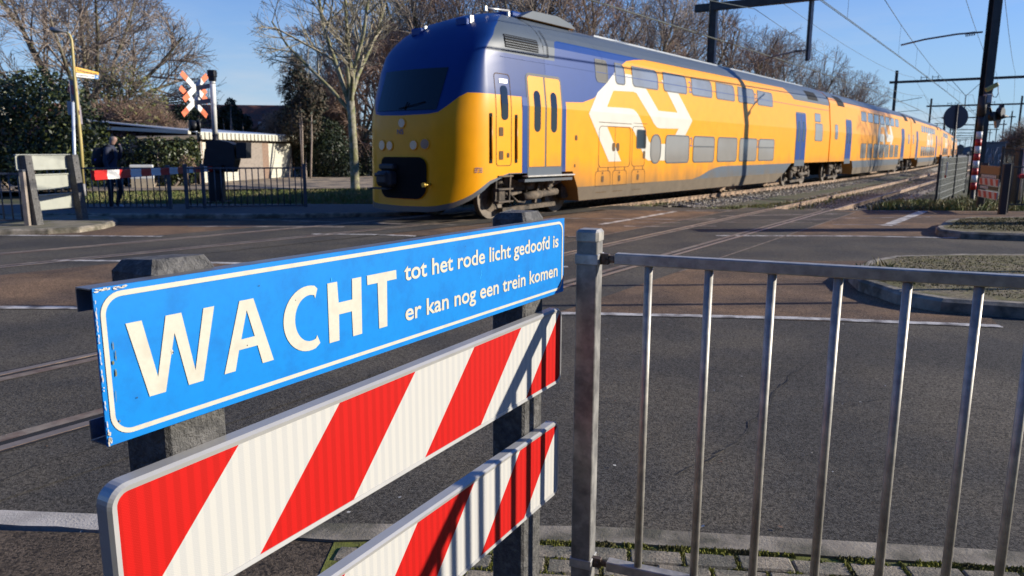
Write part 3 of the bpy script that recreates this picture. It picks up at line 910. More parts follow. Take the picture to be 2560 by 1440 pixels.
# ------------------------------------------------------------------ the train
def train_paint(name, col, dirt=(.21, .13, .06), z0=1.35, z1=.45, rough=.36, amt=.85, spec=.25):
    m = bpy.data.materials.new(name); m.use_nodes = True
    n, l = m.node_tree.nodes, m.node_tree.links; b = n["Principled BSDF"]
    b.inputs["Roughness"].default_value = rough
    b.inputs["Specular IOR Level"].default_value = spec
    tc = n.new("ShaderNodeTexCoord"); sx = n.new("ShaderNodeSeparateXYZ"); l.new(tc.outputs["Object"], sx.inputs[0])
    nz = n.new("ShaderNodeTexNoise"); nz.inputs["Scale"].default_value = 1.6; nz.inputs["Detail"].default_value = 7
    mp = n.new("ShaderNodeMapping"); mp.inputs["Scale"].default_value = (1.3, 1, .35); l.new(tc.outputs["Object"], mp.inputs[0]); l.new(mp.outputs[0], nz.inputs["Vector"])
    ad = n.new("ShaderNodeMath"); ad.operation = 'MULTIPLY_ADD'; ad.inputs[1].default_value = -1.1; l.new(nz.outputs[0], ad.inputs[0])
    sh = n.new("ShaderNodeMath"); sh.operation = 'ADD'; sh.inputs[1].default_value = .55; l.new(sx.outputs[2], sh.inputs[0]); l.new(sh.outputs[0], ad.inputs[2])
    mr = n.new("ShaderNodeMapRange"); mr.inputs["From Min"].default_value = z0; mr.inputs["From Max"].default_value = z1
    mr.inputs["To Max"].default_value = amt; l.new(ad.outputs[0], mr.inputs["Value"])
    mx = n.new("ShaderNodeMixRGB"); mx.inputs[1].default_value = (*col, 1); mx.inputs[2].default_value = (*dirt, 1)
    l.new(mr.outputs[0], mx.inputs[0])
    n2 = n.new("ShaderNodeTexNoise"); n2.inputs["Scale"].default_value = 3.5; n2.inputs["Detail"].default_value = 6; l.new(tc.outputs["Object"], n2.inputs["Vector"])
    r2 = n.new("ShaderNodeMapRange"); r2.inputs["To Min"].default_value = .90; r2.inputs["To Max"].default_value = 1.10; l.new(n2.outputs[0], r2.inputs["Value"])
    ml = n.new("ShaderNodeVectorMath"); ml.operation = 'SCALE'; l.new(mx.outputs[0], ml.inputs[0]); l.new(r2.outputs[0], ml.inputs["Scale"])
    l.new(ml.outputs[0], b.inputs["Base Color"])
    return m
TY = train_paint("train_yellow", (.86, .335, .002))
TB = train_paint("train_blue", (.010, .050, .215), z0=1.1, spec=.2, rough=.38)
TG = train_paint("train_grey", (.105, .125, .145), dirt=(.14, .115, .085), z0=.9, rough=.4)
TR_ = train_paint("train_roof_grey", (.085, .105, .125), z0=.2, z1=0, rough=.42)
TW = train_paint("train_white", (.62, .59, .49), dirt=(.45, .33, .18), z0=1.0, amt=.6, rough=.4)
TD = mat("train_dirt_skirt", (.15, .115, .075), .8, var=.2, scale=2, world=False)
TK = mat("train_black", (.006, .006, .006), .7, var=.2, world=False, spec=.12)
TGL = mat("train_window_glass", (.27, .255, .225), .10, 0, var=.06, scale=1.2, spec=.9, world=False)  # beige base colour stands in for sunlit ground reflected in the lower windows
TGD = mat("train_dark_glass", (.012, .014, .016), .06, 0, var=.1, spec=.8, world=False)
TGU = mat("train_upper_glass", (.24, .26, .29), .10, 0, var=.10, scale=1.5, spec=.9, world=False)  # sky reflection put into the bluish base colour of the upper panes
TFR = mat("window_rubber", (.045, .05, .052), .6, var=.2, world=False)
TBG = mat("bogie_dust", (.15, .115, .082), .85, var=.35, scale=5, world=False, col2=(.055, .045, .035), cscale=4)
TWH = mat("wheel_steel", (.17, .14, .11), .6, .3, var=.3, scale=6, world=False)
TLN = mat("panel_seam", (.10, .05, .01), .8, var=.1, world=False)
TLAMP = mat("lamp_glass", (.26, .17, .13), .12, .2, var=.1, spec=.9, world=False)
TALU = mat("step_edge", (.55, .53, .48), .4, .5, var=.2, world=False)

WT = [(0, 1.34), (.28, 1.43), (.62, 1.51), (2.42, 1.51), (3.75, 1.357), (3.9, 1.285), (4.05, 1.17), (4.22, .98), (4.38, .70), (4.48, .36), (4.51, 0)]
def WD(z):
    for (a, wa), (b, wb) in zip(WT, WT[1:]):
        if z <= b: return wa + (wb - wa) * (z - a) / (b - a)
    return 0
def sd_(s, z, off=0.0):
    e = .02
    dz = (WD(z + e) - WD(z - e)) / (2 * e)
    k = 1 / math.sqrt(1 + dz * dz)
    return Vector((s, -(WD(z) + off * k), z - off * dz * k))
ZCUT = [.62, 2.42, 3.75, 3.9, 4.05, 4.22, 4.38]
def decal(mb, loops, off, mi=0, scuts=(), fn=None):
    bm = bmesh.new()
    pl = [[Vector((a[0], a[1], 0)) for a in lp] for lp in loops]
    allp = [p for lp in pl for p in lp]
    vv = [bm.verts.new(p) for p in allp]
    for t in tessellate_polygon(pl):
        try: bm.faces.new([vv[i] for i in t])
        except ValueError: pass
    for z in ZCUT:
        bmesh.ops.bisect_plane(bm, geom=bm.verts[:] + bm.edges[:] + bm.faces[:], plane_co=(0, z, 0), plane_no=(0, 1, 0))
    for s in scuts:
        bmesh.ops.bisect_plane(bm, geom=bm.verts[:] + bm.edges[:] + bm.faces[:], plane_co=(s, 0, 0), plane_no=(1, 0, 0))
    bm.verts.index_update(); bm.normal_update()
    fn = fn or (lambda s, z: sd_(s, z, off))
    fs = []
    for f in bm.faces:
        ids = [v.index for v in f.verts]
        fs.append(tuple(ids if f.normal.z > 0 else ids[::-1]))
    mb.add([fn(v.co.x, v.co.y) for v in bm.verts], fs, mi)
    bm.free()
    return mb
def rr4(s0, z0, s1, z1, r, n=6):
    """rounded rectangle, radii (bottom-right, top-right, top-left, bottom-left)"""
    pts = []
    for (cs, cz, a0, q) in ((s1, z0, -90, r[0]), (s1, z1, 0, r[1]), (s0, z1, 90, r[2]), (s0, z0, 180, r[3])):
        cx = cs - q if cs == s1 else cs + q; cy = cz + q if cz == z0 else cz - q
        if q < .01: pts.append((cs, cz)); continue
        for i in range(n + 1):
            a = R(a0 + 90 * i / n); pts.append((cx + q * math.cos(a), cy + q * math.sin(a)))
    return pts
def window(parent, s0, z0, s1, z1, r, glass, fw=.035, name="window"):
    mb = MB()
    decal(mb, [rr4(s0, z0, s1, z1, r)], .006, 1)
    ri = tuple(max(.0, q - fw * .6) if q > .03 else q for q in r)
    out = rr4(s0 - fw, z0 - fw, s1 + fw, z1 + fw, tuple(q + fw if q > .03 else q for q in r))
    decal(mb, [out, rr4(s0, z0, s1, z1, r)[::-1]], .012, 0)
    return mb.build(name, [TFR, glass], parent, rel=True)
def body_shell(L, z0=1.0, s0=0.0, caps=True):
    mb = MB(); rows = []
    zs = [z0] + [a for a, _ in WT if a > z0]
    prof = [(-WD(z), z) for z in zs] + [(WD(z), z) for z in zs[::-1][1:]]
    n = len(prof); k = 12
    vs = [(s0 + (L - s0) * i / k, y, z) for i in range(k + 1) for y, z in prof]
    mb.add(vs, [(i * n + j, (i + 1) * n + j, (i + 1) * n + (j + 1) % n, i * n + (j + 1) % n) for i in range(k) for j in range(n)])
    if caps:
        mb.f.append(tuple(range(n))); mb.mi.append(0); mb.sm.append(False)
        mb.f.append(tuple(k * n + j for j in range(n))[::-1]); mb.mi.append(0); mb.sm.append(False)
    return mb
def skirt(mb, st0, sb0, st1, sb1, mi=0):
    zs = [.28, .62, 1.0]
    prof = [(-WD(z), z) for z in zs] + [(WD(z), z) for z in zs[::-1]]
    vs = []
    for top, bot in ((st0, sb0), (st1, sb1)):
        for y, z in prof:
            vs.append((bot + (top - bot) * (z - .28) / .72, y, z))
    n = 6
    mb.add(vs, [(j, n + j, n + (j + 1) % n, (j + 1) % n) for j in range(n)] + [tuple(range(n)), tuple(range(n, 2 * n))[::-1]], mi)
def bogie(parent, sc, detail=True):
    mb = MB()
    for e in (-1.28, 1.28):
        for y in (-.79, .79):
            mb.tube([(sc + e, y - .065, .46), (sc + e, y + .065, .46)], .46, 28, 1)
            mb.tube([(sc + e, y - .075 * (1 if y < 0 else -1), .46), (sc + e, y, .46)], .30, 24, 0)
        mb.tube([(sc + e, -.75, .46), (sc + e, .75, .46)], .085, 10, 0)
    mb.box((sc, 0, .62), (3.3, 1.1, .6), mi=2)
    for y in (-1.04, 1.04):
        mb.box((sc, y, .70), (1.3, .15, .22), mi=0, bev=.03)
        for e in (-1, 1):
            mb.beam((sc + e * .6, y, .70), (sc + e * 1.15, y, .84), .15, .20, 0)
            mb.box((sc + e * 1.28, y - .02 * (1 if y < 0 else -1), .50), (.30, .22, .34), mi=0, bev=.05)
            mb.tube([(sc + e * 1.28, y, .66), (sc + e * 1.28, y, .95)], .11, 12, 0)
            mb.beam((sc + e * 1.05, y, .52), (sc + e * .45, y, .60), .10, .12, 0)
            mb.tube([(sc + e * .34, y * 1.06, .56), (sc + e * .22, y * 1.06, .92)], .045, 8, 0)
        mb.tube([(sc - .25, y, .70), (sc - .25, y, 1.02)], .16, 14, 0)
        mb.tube([(sc + .25, y, .70), (sc + .25, y, 1.02)], .16, 14, 0)
        mb.tube([(sc - .55, y * 1.12, .45), (sc + .85, y * 1.12, .52)], .075, 12, 0)
        mb.tube([(sc - .55, y * 1.12, .45), (sc + .15, y * 1.12, .485)], .095, 12, 0)
        mb.beam((sc - 1.1, y * .95, .18), (sc + 1.0, y * .95, .22), .12, .10, 0)
        mb.tube([(sc - 1.0, y * 1.1, .55), (sc - .75, y * 1.15, .36), (sc - .5, y * 1.15, .33), (sc - .3, y * 1.1, .5)], .022, 6, 0)
        mb.beam((sc - .05, y * 1.1, .30), (sc + .1, y * 1.1, .75), .10, .06, 0)
        mb.box((sc + .55, y * 1.1, .78), (.36, .12, .14), mi=0, bev=.03)
        mb.tube([(sc + .45, y * 1.14, .88), (sc + .42, y * 1.14, .62), (sc + .55, y * 1.14, .50), (sc + .72, y * 1.14, .56)], .05, 10, 0)
    mb.box((sc, 0, .97), (3.7, 2.5, .06), mi=2)
    return mb.build("bogie", [TBG, TWH, TK], parent, rel=True)
def car_pose(o, s_a, s_b):
    a, b = PT.pos(s_a), PT.pos(s_b)
    o.rotation_euler = (0, 0, math.atan2(b.y - a.y, b.x - a.x))
    return a

TRAIN = thing("passenger_train", "yellow and blue double-deck passenger train passing over the crossing", "train", (0, 0, 0))
# ---- leading carriage (local origin: centre of its first bogie, x runs backwards along the train)
mb = body_shell(23.78)
skirt(mb, 1.02, 1.44, 18.06, 16.35)
C1 = mb.build("carriage", [TY], TRAIN, rel=True)
a = car_pose(C1, -1.3, 19.4); C1.location = (a.x, a.y, ZT + .009)
mb = MB()
GR = 3.93
blue = [(-.05, 2.60), (.78, 2.58), (1.45, 2.61), (2.0, 2.74), (2.35, 2.95), (2.8, 3.2), (3.38, 3.49), (3.52, 3.66), (3.8, 3.78), (4.3, 3.86), (4.96, GR), (.62, GR), (.5, 3.90), (.42, 3.80), (.36, 3.46), (-.05, 3.46)]
decal(mb, [blue], .003, 0, (1, 2, 3))
decal(mb, [[(-.05, 3.46), (.36, 3.46), (.42, 3.80), (.5, 3.90), (.62, GR), (4.96, GR), (17.3, 4.0), (18.3, 3.6), (23.78, 3.6), (23.78, 4.505), (-.05, 4.505)]], .0035, 1, (5, 10, 15, 20))
decal(mb, [[(8.0, .62), (8.6, .70), (9.3, .86), (9.9, .95), (10.4, .985), (18.06, .995), (17.18, .62)]], .003, 2)
decal(mb, [[(1.445, .285), (16.36, .285), (17.16, .62), (1.25, .62)]], .003, 3)
for s0, s1 in ((-1.02, -.83), (.53, .70)):
    decal(mb, [[(s0, 1.0), (s1, 1.0), (s1, 2.6), (s0, 2.6)]], .004, 0)
mb.build("livery", [TB, TR_, TG, TD], C1, rel=True)
LOGO = [(1.7, 2.36), (2.18, 2.88), (2.63, 3.12), (3.12, 3.44), (4.43, 3.46), (5.5, 2.59), (6.76, 2.59), (5.81, 3.45), (6.45, 3.5), (6.91, 3.14), (7.8, 2.39), (7.32, 1.93), (6.61, 1.93), (6.83, 2.13), (5.62, 2.11), (5.40, 2.13), (5.19, 2.24), (4.24, 2.99), (4.09, 3.02), (2.98, 2.98), (2.6, 2.56), (3.80, 2.58), (4.0, 2.56), (4.17, 2.49), (4.38, 2.34), (4.93, 1.74), (5.11, 1.67), (6.03, 1.68), (6.07, 1.21), (4.91, 1.22), (4.71, 1.3), (4.1, 1.94), (3.93, 2.07), (3.8, 2.10), (2.59, 2.09), (3.38, 1.21), (2.73, 1.21)]
mb = MB(); decal(mb, [LOGO], .005, 0); mb.build("logo", TW, C1, rel=True)
# windows
window(C1, 2.18, 3.17, 2.72, 3.66, (.10, .10, .03, .10), mat("vent_grille", (.03, .028, .024), .6, world=False))
UPW = [(3.16, 3.62), (4.08, 5.56), (5.95, 7.50), (7.91, 9.46), (9.86, 11.46), (11.83, 13.45), (13.81, 15.50)]
for i, (s0, s1) in enumerate(UPW):
    window(C1, s0, 3.185, s1, 3.655, (.07, .20, .02, .10), TGU)
LOW = [(5.07, 5.67), (6.02, 7.63), (7.98, 9.63), (9.94, 11.68), (11.95, 13.70), (13.95, 15.69)]
for i, (s0, s1) in enumerate(LOW):
    w = window(C1, s0, 1.16, s1, 1.91, (.12, .12, .12, .12) if i else (.26, .26, .26, .26), TGL)
    if i in (2, 5):
        mb = MB(); decal(mb, [[(s0, 1.60), (s1, 1.60), (s1, 1.64), (s0, 1.64)]], .013); mb.build("sash_bar", TFR, w, rel=True) if False else mb.build("sash_bar", TFR, C1, rel=True)
window(C1, 21.3, 2.82, 22.2, 3.14, (.06, .06, .06, .06), TGU)
window(C1, 21.3, 1.98, 22.5, 2.70, (.08, .08, .08, .08), TGL)
window(C1, 4.22, 1.56, 4.74, 2.03, (.04, .04, .04, .04), TGD, fw=.02)
# passenger doors
def door(parent, s0, s1, paint, wglass=TGD, z0=1.13, z1=3.06):
    mb = MB()
    decal(mb, [rr4(s0 - .06, z0 - .02, s1 + .06, z1 + .06, (.01, .13, .13, .01))], .006, 2)
    md = (s0 + s1) / 2
    decal(mb, [rr4(s0, z0, md - .035, z1, (.005, .005, .08, .005))], .011, 0)
    decal(mb, [rr4(md + .035, z0, s1, z1, (.005, .08, .005, .005))], .011, 0)
    hw = (s1 - s0) / 4
    for c in (s0 + hw - .01, md + hw + .01):
        decal(mb, [rr4(c - .125, 1.88, c + .125, 2.76, (.12, .12, .12, .12))], .014, 1)
    decal(mb, [rr4(s0 - .05, z0 - .26, s1 + .05, z0 - .02, (.005,) * 4)], .006, 3)
    o = mb.build("door", [paint, wglass, TFR, TG], parent, rel=True)
    return o
door(C1, -.77, .49, TY)
mb = MB(); mb.box((-.05, -1.58, .93), (1.9, .16, .03), bev=.005); mb.box((-.1, -1.52, .84), (1.9, .18, .06), mi=1); mb.build("door_step", [TALU, TG], C1, rel=True)
door(C1, 18.5, 19.85, TB)
# service doors, flaps, seams
def seam(mb, pts, w=.014):
    for lo in (pts,):
        cx = sum(p[0] for p in lo) / len(lo); cz = sum(p[1] for p in lo) / len(lo)
        inn = [(p[0] + (w if p[0] < cx else -w), p[1] + (w if p[1] < cz else -w)) for p in lo]
        decal(mb, [lo, inn[::-1]], .0075, 0)
mb = MB(); seam(mb, rr4(3.96, 1.07, 4.72, 2.13, (.1,) * 4)); decal(mb, [rr4(4.60, 1.27, 4.74, 1.48, (.04,) * 4)], .008); decal(mb, [[(4.0, 2.20), (4.8, 2.20), (4.8, 2.212), (4.0, 2.212)]], .008)
mb.build("service_hatch", TLN, C1, rel=True)
mb = MB(); seam(mb, rr4(2.21, 1.06, 3.86, 2.09, (.12,) * 4))
for s in (2.88, 3.10): decal(mb, [rr4(s, 1.47, s + .16, 1.68, (.06,) * 4)], .009)
decal(mb, [[(2.2, 2.17), (3.9, 2.17), (3.9, 2.185), (2.2, 2.185)]], .008)
decal(mb, [[(3.03, 1.06), (3.042, 1.06), (3.042, 2.09), (3.03, 2.09)]], .0075)
mb.build("service_hatch", TLN, C1, rel=True)
for s0, s1 in ((2.07, 2.83), (2.94, 3.70), (3.98, 4.76)):
    mb = MB(); seam(mb, rr4(s0, .60, s1, .985, (.02, .1, .1, .02)), .012)
    decal(mb, [rr4(s0 + .3, .70, s0 + .42, .86, (.04,) * 4)], .008); decal(mb, [rr4(s0 + .33, .90, s0 + .39, .95, (.02,) * 4)], .008)
    decal(mb, [[(s0 + .1, .44), (s0 + .62, .44), (s0 + .62, .455), (s0 + .1, .455)]], .008)
    for q in (.12, .62): decal(mb, [[(s0 + q, .98), (s0 + q + .025, .98), (s0 + q + .025, 1.07), (s0 + q, 1.07)]], .008)
    mb.build("service_flap", TLN, C1, rel=True)
for q in ((1.10, 1.72, 1.2, 1.84), (1.08, 1.09, 1.13, 1.17)):
    mb = MB(); decal(mb, [rr4(*q, (.02,) * 4)], .009); mb.build("socket", TLN, C1, rel=True)
mb = MB()
for s in (7.66, 13.50):
    add_text(mb, "2", s + .01, s + .20, 3.22, .50, lambda a, b: sd_(a, b, .006))
for s in (7.71, 13.76):
    add_text(mb, "2", s + .01, s + .17, 1.62, .40, lambda a, b: sd_(a, b, .006))
mb.build("class_number", mat("numeral_blue", (.03, .05, .2), .5, world=False), C1, rel=True)
bogie(C1, 0.0); bogie(C1, 20.7)
# roof edge: gutter, hatch, hump, vents
mb = MB()
decal(mb, [[(-1.45, 3.58), (-.25, 3.58), (-.25, 3.84), (-1.45, 3.84)]], .012, 1)
for k in range(5): decal(mb, [[(-1.45, 3.60 + k * .05), (-.25, 3.60 + k * .05), (-.25, 3.612 + k * .05), (-1.45, 3.612 + k * .05)]], .02, 0)
decal(mb, [[(-1.6, 3.50), (.1, 3.50), (.1, 3.515), (-1.6, 3.515)]], .012, 1); decal(mb, [[(.09, 3.5), (.115, 3.5), (.115, 4.1), (.09, 4.1)]], .02, 1)
decal(mb, [[(-1.65, 3.37), (23.7, 3.37), (23.7, 3.385), (-1.65, 3.385)]], .010, 2)
decal(mb, [[(20.3, 3.72), (21.9, 3.72), (21.9, 4.1), (20.3, 4.1)]], .012, 1)
mb.box((-.75, -1.19, 3.92), (.09, .03, .02), mi=3); mb.box((-.71, -1.21, 3.88), (.02, .03, .07), mi=3)
mb.build("roof_fittings", [TR_, TK, TB, TALU], C1, rel=True)
mb = MB()
P = [(.0, 4.44), (.45, 4.62), (1.5, 4.64), (2.1, 4.54), (2.3, 4.44)]
mb.prism([(s, -.72, z) for s, z in P][::-1], (0, 1.44, 0))
mb.box((.2, .0, 4.52), (.5, 1.0, .14), mi=1, bev=.04)
mb.build("roof_unit", [TR_, TB], C1, rel=True, recalc=True)
mb = MB()
mb.box((12.5, -.66, 4.405), (18.5, .05, .05), mi=0); mb.build("roof_rib", [mat("rib_light", (.30, .32, .34), .4, .3, world=False)], C1, rel=True)
mb = MB()
mb.box((23.89, 0, 2.45), (.26, 2.5, 3.2), bev=.05); mb.build("gangway_bellows", TK, C1, rel=True)
# ---- nose (lofted from levels)
LV = [(.25, -3.10, .90), (.5, -3.07, .88), (.9, -3.035, .87), (1.43, -3.02, .89), (2.2, -2.99, .88), (3.12, -2.62, .91), (3.56, -2.33, .87), (3.95, -1.93, .71), (4.2, -1.50, .56), (4.38, -1.0, .40), (4.51, -.35, .25)]
def lv(z):
    for a, b in zip(LV, LV[1:]):
        if z <= b[0]:
            k = max(0, (z - a[0]) / (b[0] - a[0])); return a[1] + (b[1] - a[1]) * k, a[2] + (b[2] - a[2]) * k
    return LV[-1][1], LV[-1][2]
def nose_pt(c, z, off=0.0):
    """c: 0 centre, 1 panel edge, 1..2 rounded corner, 2 side joint, 3 end of the cab side"""
    sp, wp = lv(z); Wd = WD(z); sj = max(-2.12, sp + .3)
    if c <= 1:
        w = wp * c; s = sp - .10 * (1 - c * c)
    elif c <= 2:
        t = c - 1
        P0 = (sp, wp); P1 = (sp + .26 * (sj - sp), wp + .80 * (Wd - wp)); P1b = (sp + .62 * (sj - sp), Wd - .02); P2 = (sj, Wd)
        k = 1 - t
        s = k**3 * P0[0] + 3 * k * k * t * P1[0] + 3 * k * t * t * P1b[0] + t**3 * P2[0]
        w = k**3 * P0[1] + 3 * k * k * t * P1[1] + 3 * k * t * t * P1b[1] + t**3 * P2[1]
    else:
        s = sj + (0 - sj) * (c - 2); w = Wd
    return s, w
def nose(c, z, off=0.0, side=1):
    e = .01
    s, w = nose_pt(c, z)
    p = Vector((s, -side * w, z))
    if off:
        s1, w1 = nose_pt(c + e, z); s2, w2 = nose_pt(max(0, c - e), z)
        a, b = nose_pt(c, z + e), nose_pt(c, z - e)
        tu = Vector((s1 - s2, w1 - w2, 0)); tv = Vector((a[0] - b[0], a[1] - b[1], 2 * e))
        nn = tu.cross(tv)
        if nn.length > 1e-9:
            nn.normalize()
            if nn.x * 1 + nn.y * -1 > 0 and c < 1.5: nn = -nn if nn.x > 0 else nn
            if c >= 1.5 and nn.y < 0: nn = -nn
            if c < 1.5 and nn.x > 0: nn = -nn
            p += Vector((nn.x, -side * nn.y, nn.z)) * off
    return p
CS = [0, .25, .5, .75, 1, 1.12, 1.25, 1.4, 1.55, 1.7, 1.85, 2, 2.3, 3]
def interp(T, x):
    for (a, va), (b, vb) in zip(T, T[1:]):
        if x <= b: return va + (vb - va) * (x - a) / (b - a)
    return T[-1][1]
ZB = [(0, .24), (.75, .25), (1, .27), (1.25, .34), (1.5, .46), (1.75, .62), (2, .80), (2.25, .99), (3, 1.0)]
ZY = [(0, 2.17), (.9, 2.19), (1.0, 2.22), (1.15, 2.40), (1.3, 2.57), (1.4, 2.60), (3, 2.60)]
rows = []; rowmat = []
def zrow(i, c):
    zb = interp(ZB, c); zy = interp(ZY, c)
    if i == 0: return zb
    if i == 1: return zb + .11 * max(0, min(1, (2.4 - c) / .6))+ .001
    if i <= 6: return zb + .112 + (zy - zb - .112) * (i - 1) / 5.0 if i < 6 else zy
    T = [None] * 7 + [.33, .66, 1]
    if i <= 9: return zy + (3.12 - zy) * T[i]
    return [3.30, 3.46, 3.62, 3.78, 3.95, 4.08, 4.2, 4.3, 4.4, 4.46, 4.505][i - 10]
NR = 21
def nose_side(side):
    mb = MB(); n = len(CS)
    vs = [nose(c, zrow(i, c), 0, side) for i in range(NR) for c in CS]
    mb.add(vs, [])
    for i in range(NR - 1):
        for j in range(n - 1):
            q = (i * n + j, i * n + j + 1, (i + 1) * n + j + 1, (i + 1) * n + j)
            mi = 2 if i == 0 else (0 if i < 6 else 1)
            if i >= 11 and CS[j] >= 2: mi = 3
            mb.f.append(q if side > 0 else q[::-1]); mb.mi.append(mi); mb.sm.append(True)
    return mb
mb = nose_side(1); m2 = nose_side(-1)
k = len(mb.v); mb.v += m2.v; mb.f += [tuple(i + k for i in f) for f in m2.f]; mb.mi += m2.mi; mb.sm += m2.sm
TYN = train_paint("train_yellow_clean", (.88, .36, .002), z0=-5, z1=-6)
TBN = train_paint("train_blue_clean", (.008, .040, .175), z0=-5, z1=-6, spec=.2)
NOSE = mb.build("cab_nose", [TYN, TBN, TG, TR_], C1, rel=True)
bm = bmesh.new(); bm.from_mesh(NOSE.data)
bmesh.ops.remove_doubles(bm, verts=bm.verts, dist=.002); bmesh.ops.recalc_face_normals(bm, faces=bm.faces)
for e_ in bm.edges:
    if len(e_.link_faces) == 2 and e_.calc_face_angle(0) > R(24): e_.smooth = False
bm.to_mesh(NOSE.data); bm.free()
def fpt(w, z, off=.012):                       # a point of the front panel, w lateral (+ = visible side)
    sp, wp = lv(z)
    side = 1 if w >= 0 else -1
    return nose(min(1.0, abs(w) / wp), z, off, side)
def front_grid(mb, loop, off, mi=0, n=14):
    bm = bmesh.new(); pl = [[Vector((a[0], a[1], 0)) for a in loop]]
    vv = [bm.verts.new(p) for p in pl[0]]
    for t in tessellate_polygon(pl): bm.faces.new([vv[i] for i in t])
    for k in range(1, n):
        w = -.95 + 1.9 * k / n
        bmesh.ops.bisect_plane(bm, geom=bm.verts[:] + bm.edges[:] + bm.faces[:], plane_co=(w, 0, 0), plane_no=(1, 0, 0))
    for z in (2.2, 2.5, 2.8, 3.12, 1.43, .5, .6, .7, .8, .9, 1.0, 1.1, 1.2, 1.3): bmesh.ops.bisect_plane(bm, geom=bm.verts[:] + bm.edges[:] + bm.faces[:], plane_co=(0, z, 0), plane_no=(0, 1, 0))
    bm.verts.index_update(); bm.normal_update()
    mb.add([fpt(v.co.x, v.co.y, off) for v in bm.verts], [tuple(v.index for v in (list(f.verts) if f.normal.z > -.5 else list(f.verts)[::-1])) for f in bm.faces], mi)
    bm.free()
mb = MB()
front_grid(mb, [(-.84, 2.27), (.84, 2.27), (.875, 3.10), (-.875, 3.10)], .012)
mb.build("windscreen", mat("windscreen_glass", (.006, .011, .014), .06, var=.1, spec=.4, world=False), C1, rel=True)
mb = MB(); mb.tube([fpt(-.1, 2.30, .03), fpt(.3, 2.36, .04), fpt(.55, 2.42, .03)], .009, 6); mb.tube([fpt(.05, 2.28, .03), fpt(.12, 2.42, .04)], .012, 6)
mb.build("wiper", TK, C1, rel=True)
for w, z, r in ((-.62, 1.58, .105), (-.36, 1.57, .095), (.32, 1.58, .095), (.60, 1.60, .105), (0.0, 2.02, .095)):
    mb = MB(); p = fpt(w, z, .0); nn = (fpt(w, z, .05) - p).normalized()
    mb.tube([p - nn * .02, p + nn * .018], r * 1.12, 24, 0); mb.tube([p + nn * .01, p + nn * .022], r * .92, 24, 1)
    mb.build("headlight", [TY, TLAMP], C1, rel=True)
mb = MB(); front_grid(mb, rr4(-.62, .50, .66, 1.34, (.24, .20, .14, .24)), .035)
mb.build("coupler_recess", TK, C1, rel=True)
mb = MB(); c = fpt(-.34, .92, 0)
mb.box((c.x - .08, c.y, .90), (.34, .42, .32), bev=.05); mb.box((c.x - .24, c.y, .92), (.12, .30, .24), mi=0, bev=.03)
mb.box((c.x - .04, c.y, 1.14), (.22, .44, .12), bev=.03); mb.tube([(c.x - .28, c.y - .14, .98), (c.x - .28, c.y + .16, .98)], .04, 10); mb.box((c.x - .2, c.y + .1, .70), (.16, .5, .03))
mb.build("coupler", mat("coupler_black", (.022, .024, .028), .55, var=.3, world=False), C1, rel=True)
mb = MB(); p = fpt(.74, .80, .0); mb.tube([p, p + Vector((-.22, -.02, 0))], .022, 8, 0); mb.tube([p + Vector((-.2, -.02, 0)), p + Vector((-.25, -.02, 0))], .045, 10, 0)
mb.build("air_cock", mat("brass_fitting", (.5, .33, .06), .4, .6, world=False), C1, rel=True)
mb = MB(); add_text(mb, "NS", -.13, .05, 1.80, .14, lambda a, b: fpt(a, b, .012), bold=.01); mb.build("front_emblem", mat("numeral_blue", (.03, .05, .2)), C1, rel=True)
mb = MB(); add_text(mb, "8738", 1.60, 1.78, 1.035, .15, lambda a, b: nose(a, b, .010)); mb.build("unit_number", mat("numeral_blue", (.03, .05, .2)), C1, rel=True)
# cab door with handrail recesses, ladder
mb = MB(); decal(mb, [rr4(-1.93, 1.16, -1.40, 3.03, (.08,) * 4), rr4(-1.915, 1.175, -1.415, 3.015, (.07,) * 4)[::-1]], .006, 0)
decal(mb, [rr4(-1.75, 2.10, -1.52, 2.79, (.09,) * 4)], .010, 1); decal(mb, [rr4(-1.76, 2.84, -1.5, 2.92, (.01,) * 4)], .010, 2)
for z in (1.86, 1.38): decal(mb, [rr4(-1.83, z - .09, -1.69, z + .09, (.02,) * 4)], .009, 0)
decal(mb, [rr4(-1.56, 1.33, -1.48, 1.43, (.02,) * 4)], .009, 0)
mb.build("cab_door", [TLN, TGD, TALU], C1, rel=True)
for s in (-2.10, -1.24):
    mb = MB(); decal(mb, [rr4(s - .045, 1.22, s + .045, 2.22, (.01,) * 4)], .008, 0)
    p = sd_(s, 1.3, .03); q = sd_(s, 2.15, .03); mb.tube([p, q], .016, 8, 1)
    mb.build("handrail", [TK, mat("handrail_yellow", (.55, .24, .01), .4, world=False)], C1, rel=True)
mb = MB()
for s in (-1.86, -1.38): mb.beam((s, -1.42, .38), (s, -1.46, 1.05), .05, .04, up=(1, 0, 0))
for z in (.42, .68, .95): mb.box((-1.62, -1.46, z), (.5, .16, .03))
mb.box((-1.62, -1.44, 1.09), (.55, .12, .1), mi=1); mb.build("cab_ladder", [TBG, TG], C1, rel=True)
for sdv, cs_, z in ((1, .75, 4.06), (-1, .85, 3.92)):
    p = nose(cs_, z, .0, sdv)
    mb = MB(); mb.box(p + Vector((.14, 0, .05)), (.34, .30, .17), bev=.03); mb.box(p + Vector((.14, -.16, .10)), (.10, .03, .16), mi=1)
    mb.build("marker_box", [TB, TALU], C1, rel=True)
mb = MB(); mb.tube([(-1.0, -.5, 4.50), (-.15, -.5, 4.56)], .022, 8)
for s in (-1.0, -.18): mb.box((s, -.5, 4.49), (.05, .05, .10))
mb.build("aerial_bar", TALU, C1, rel=True)

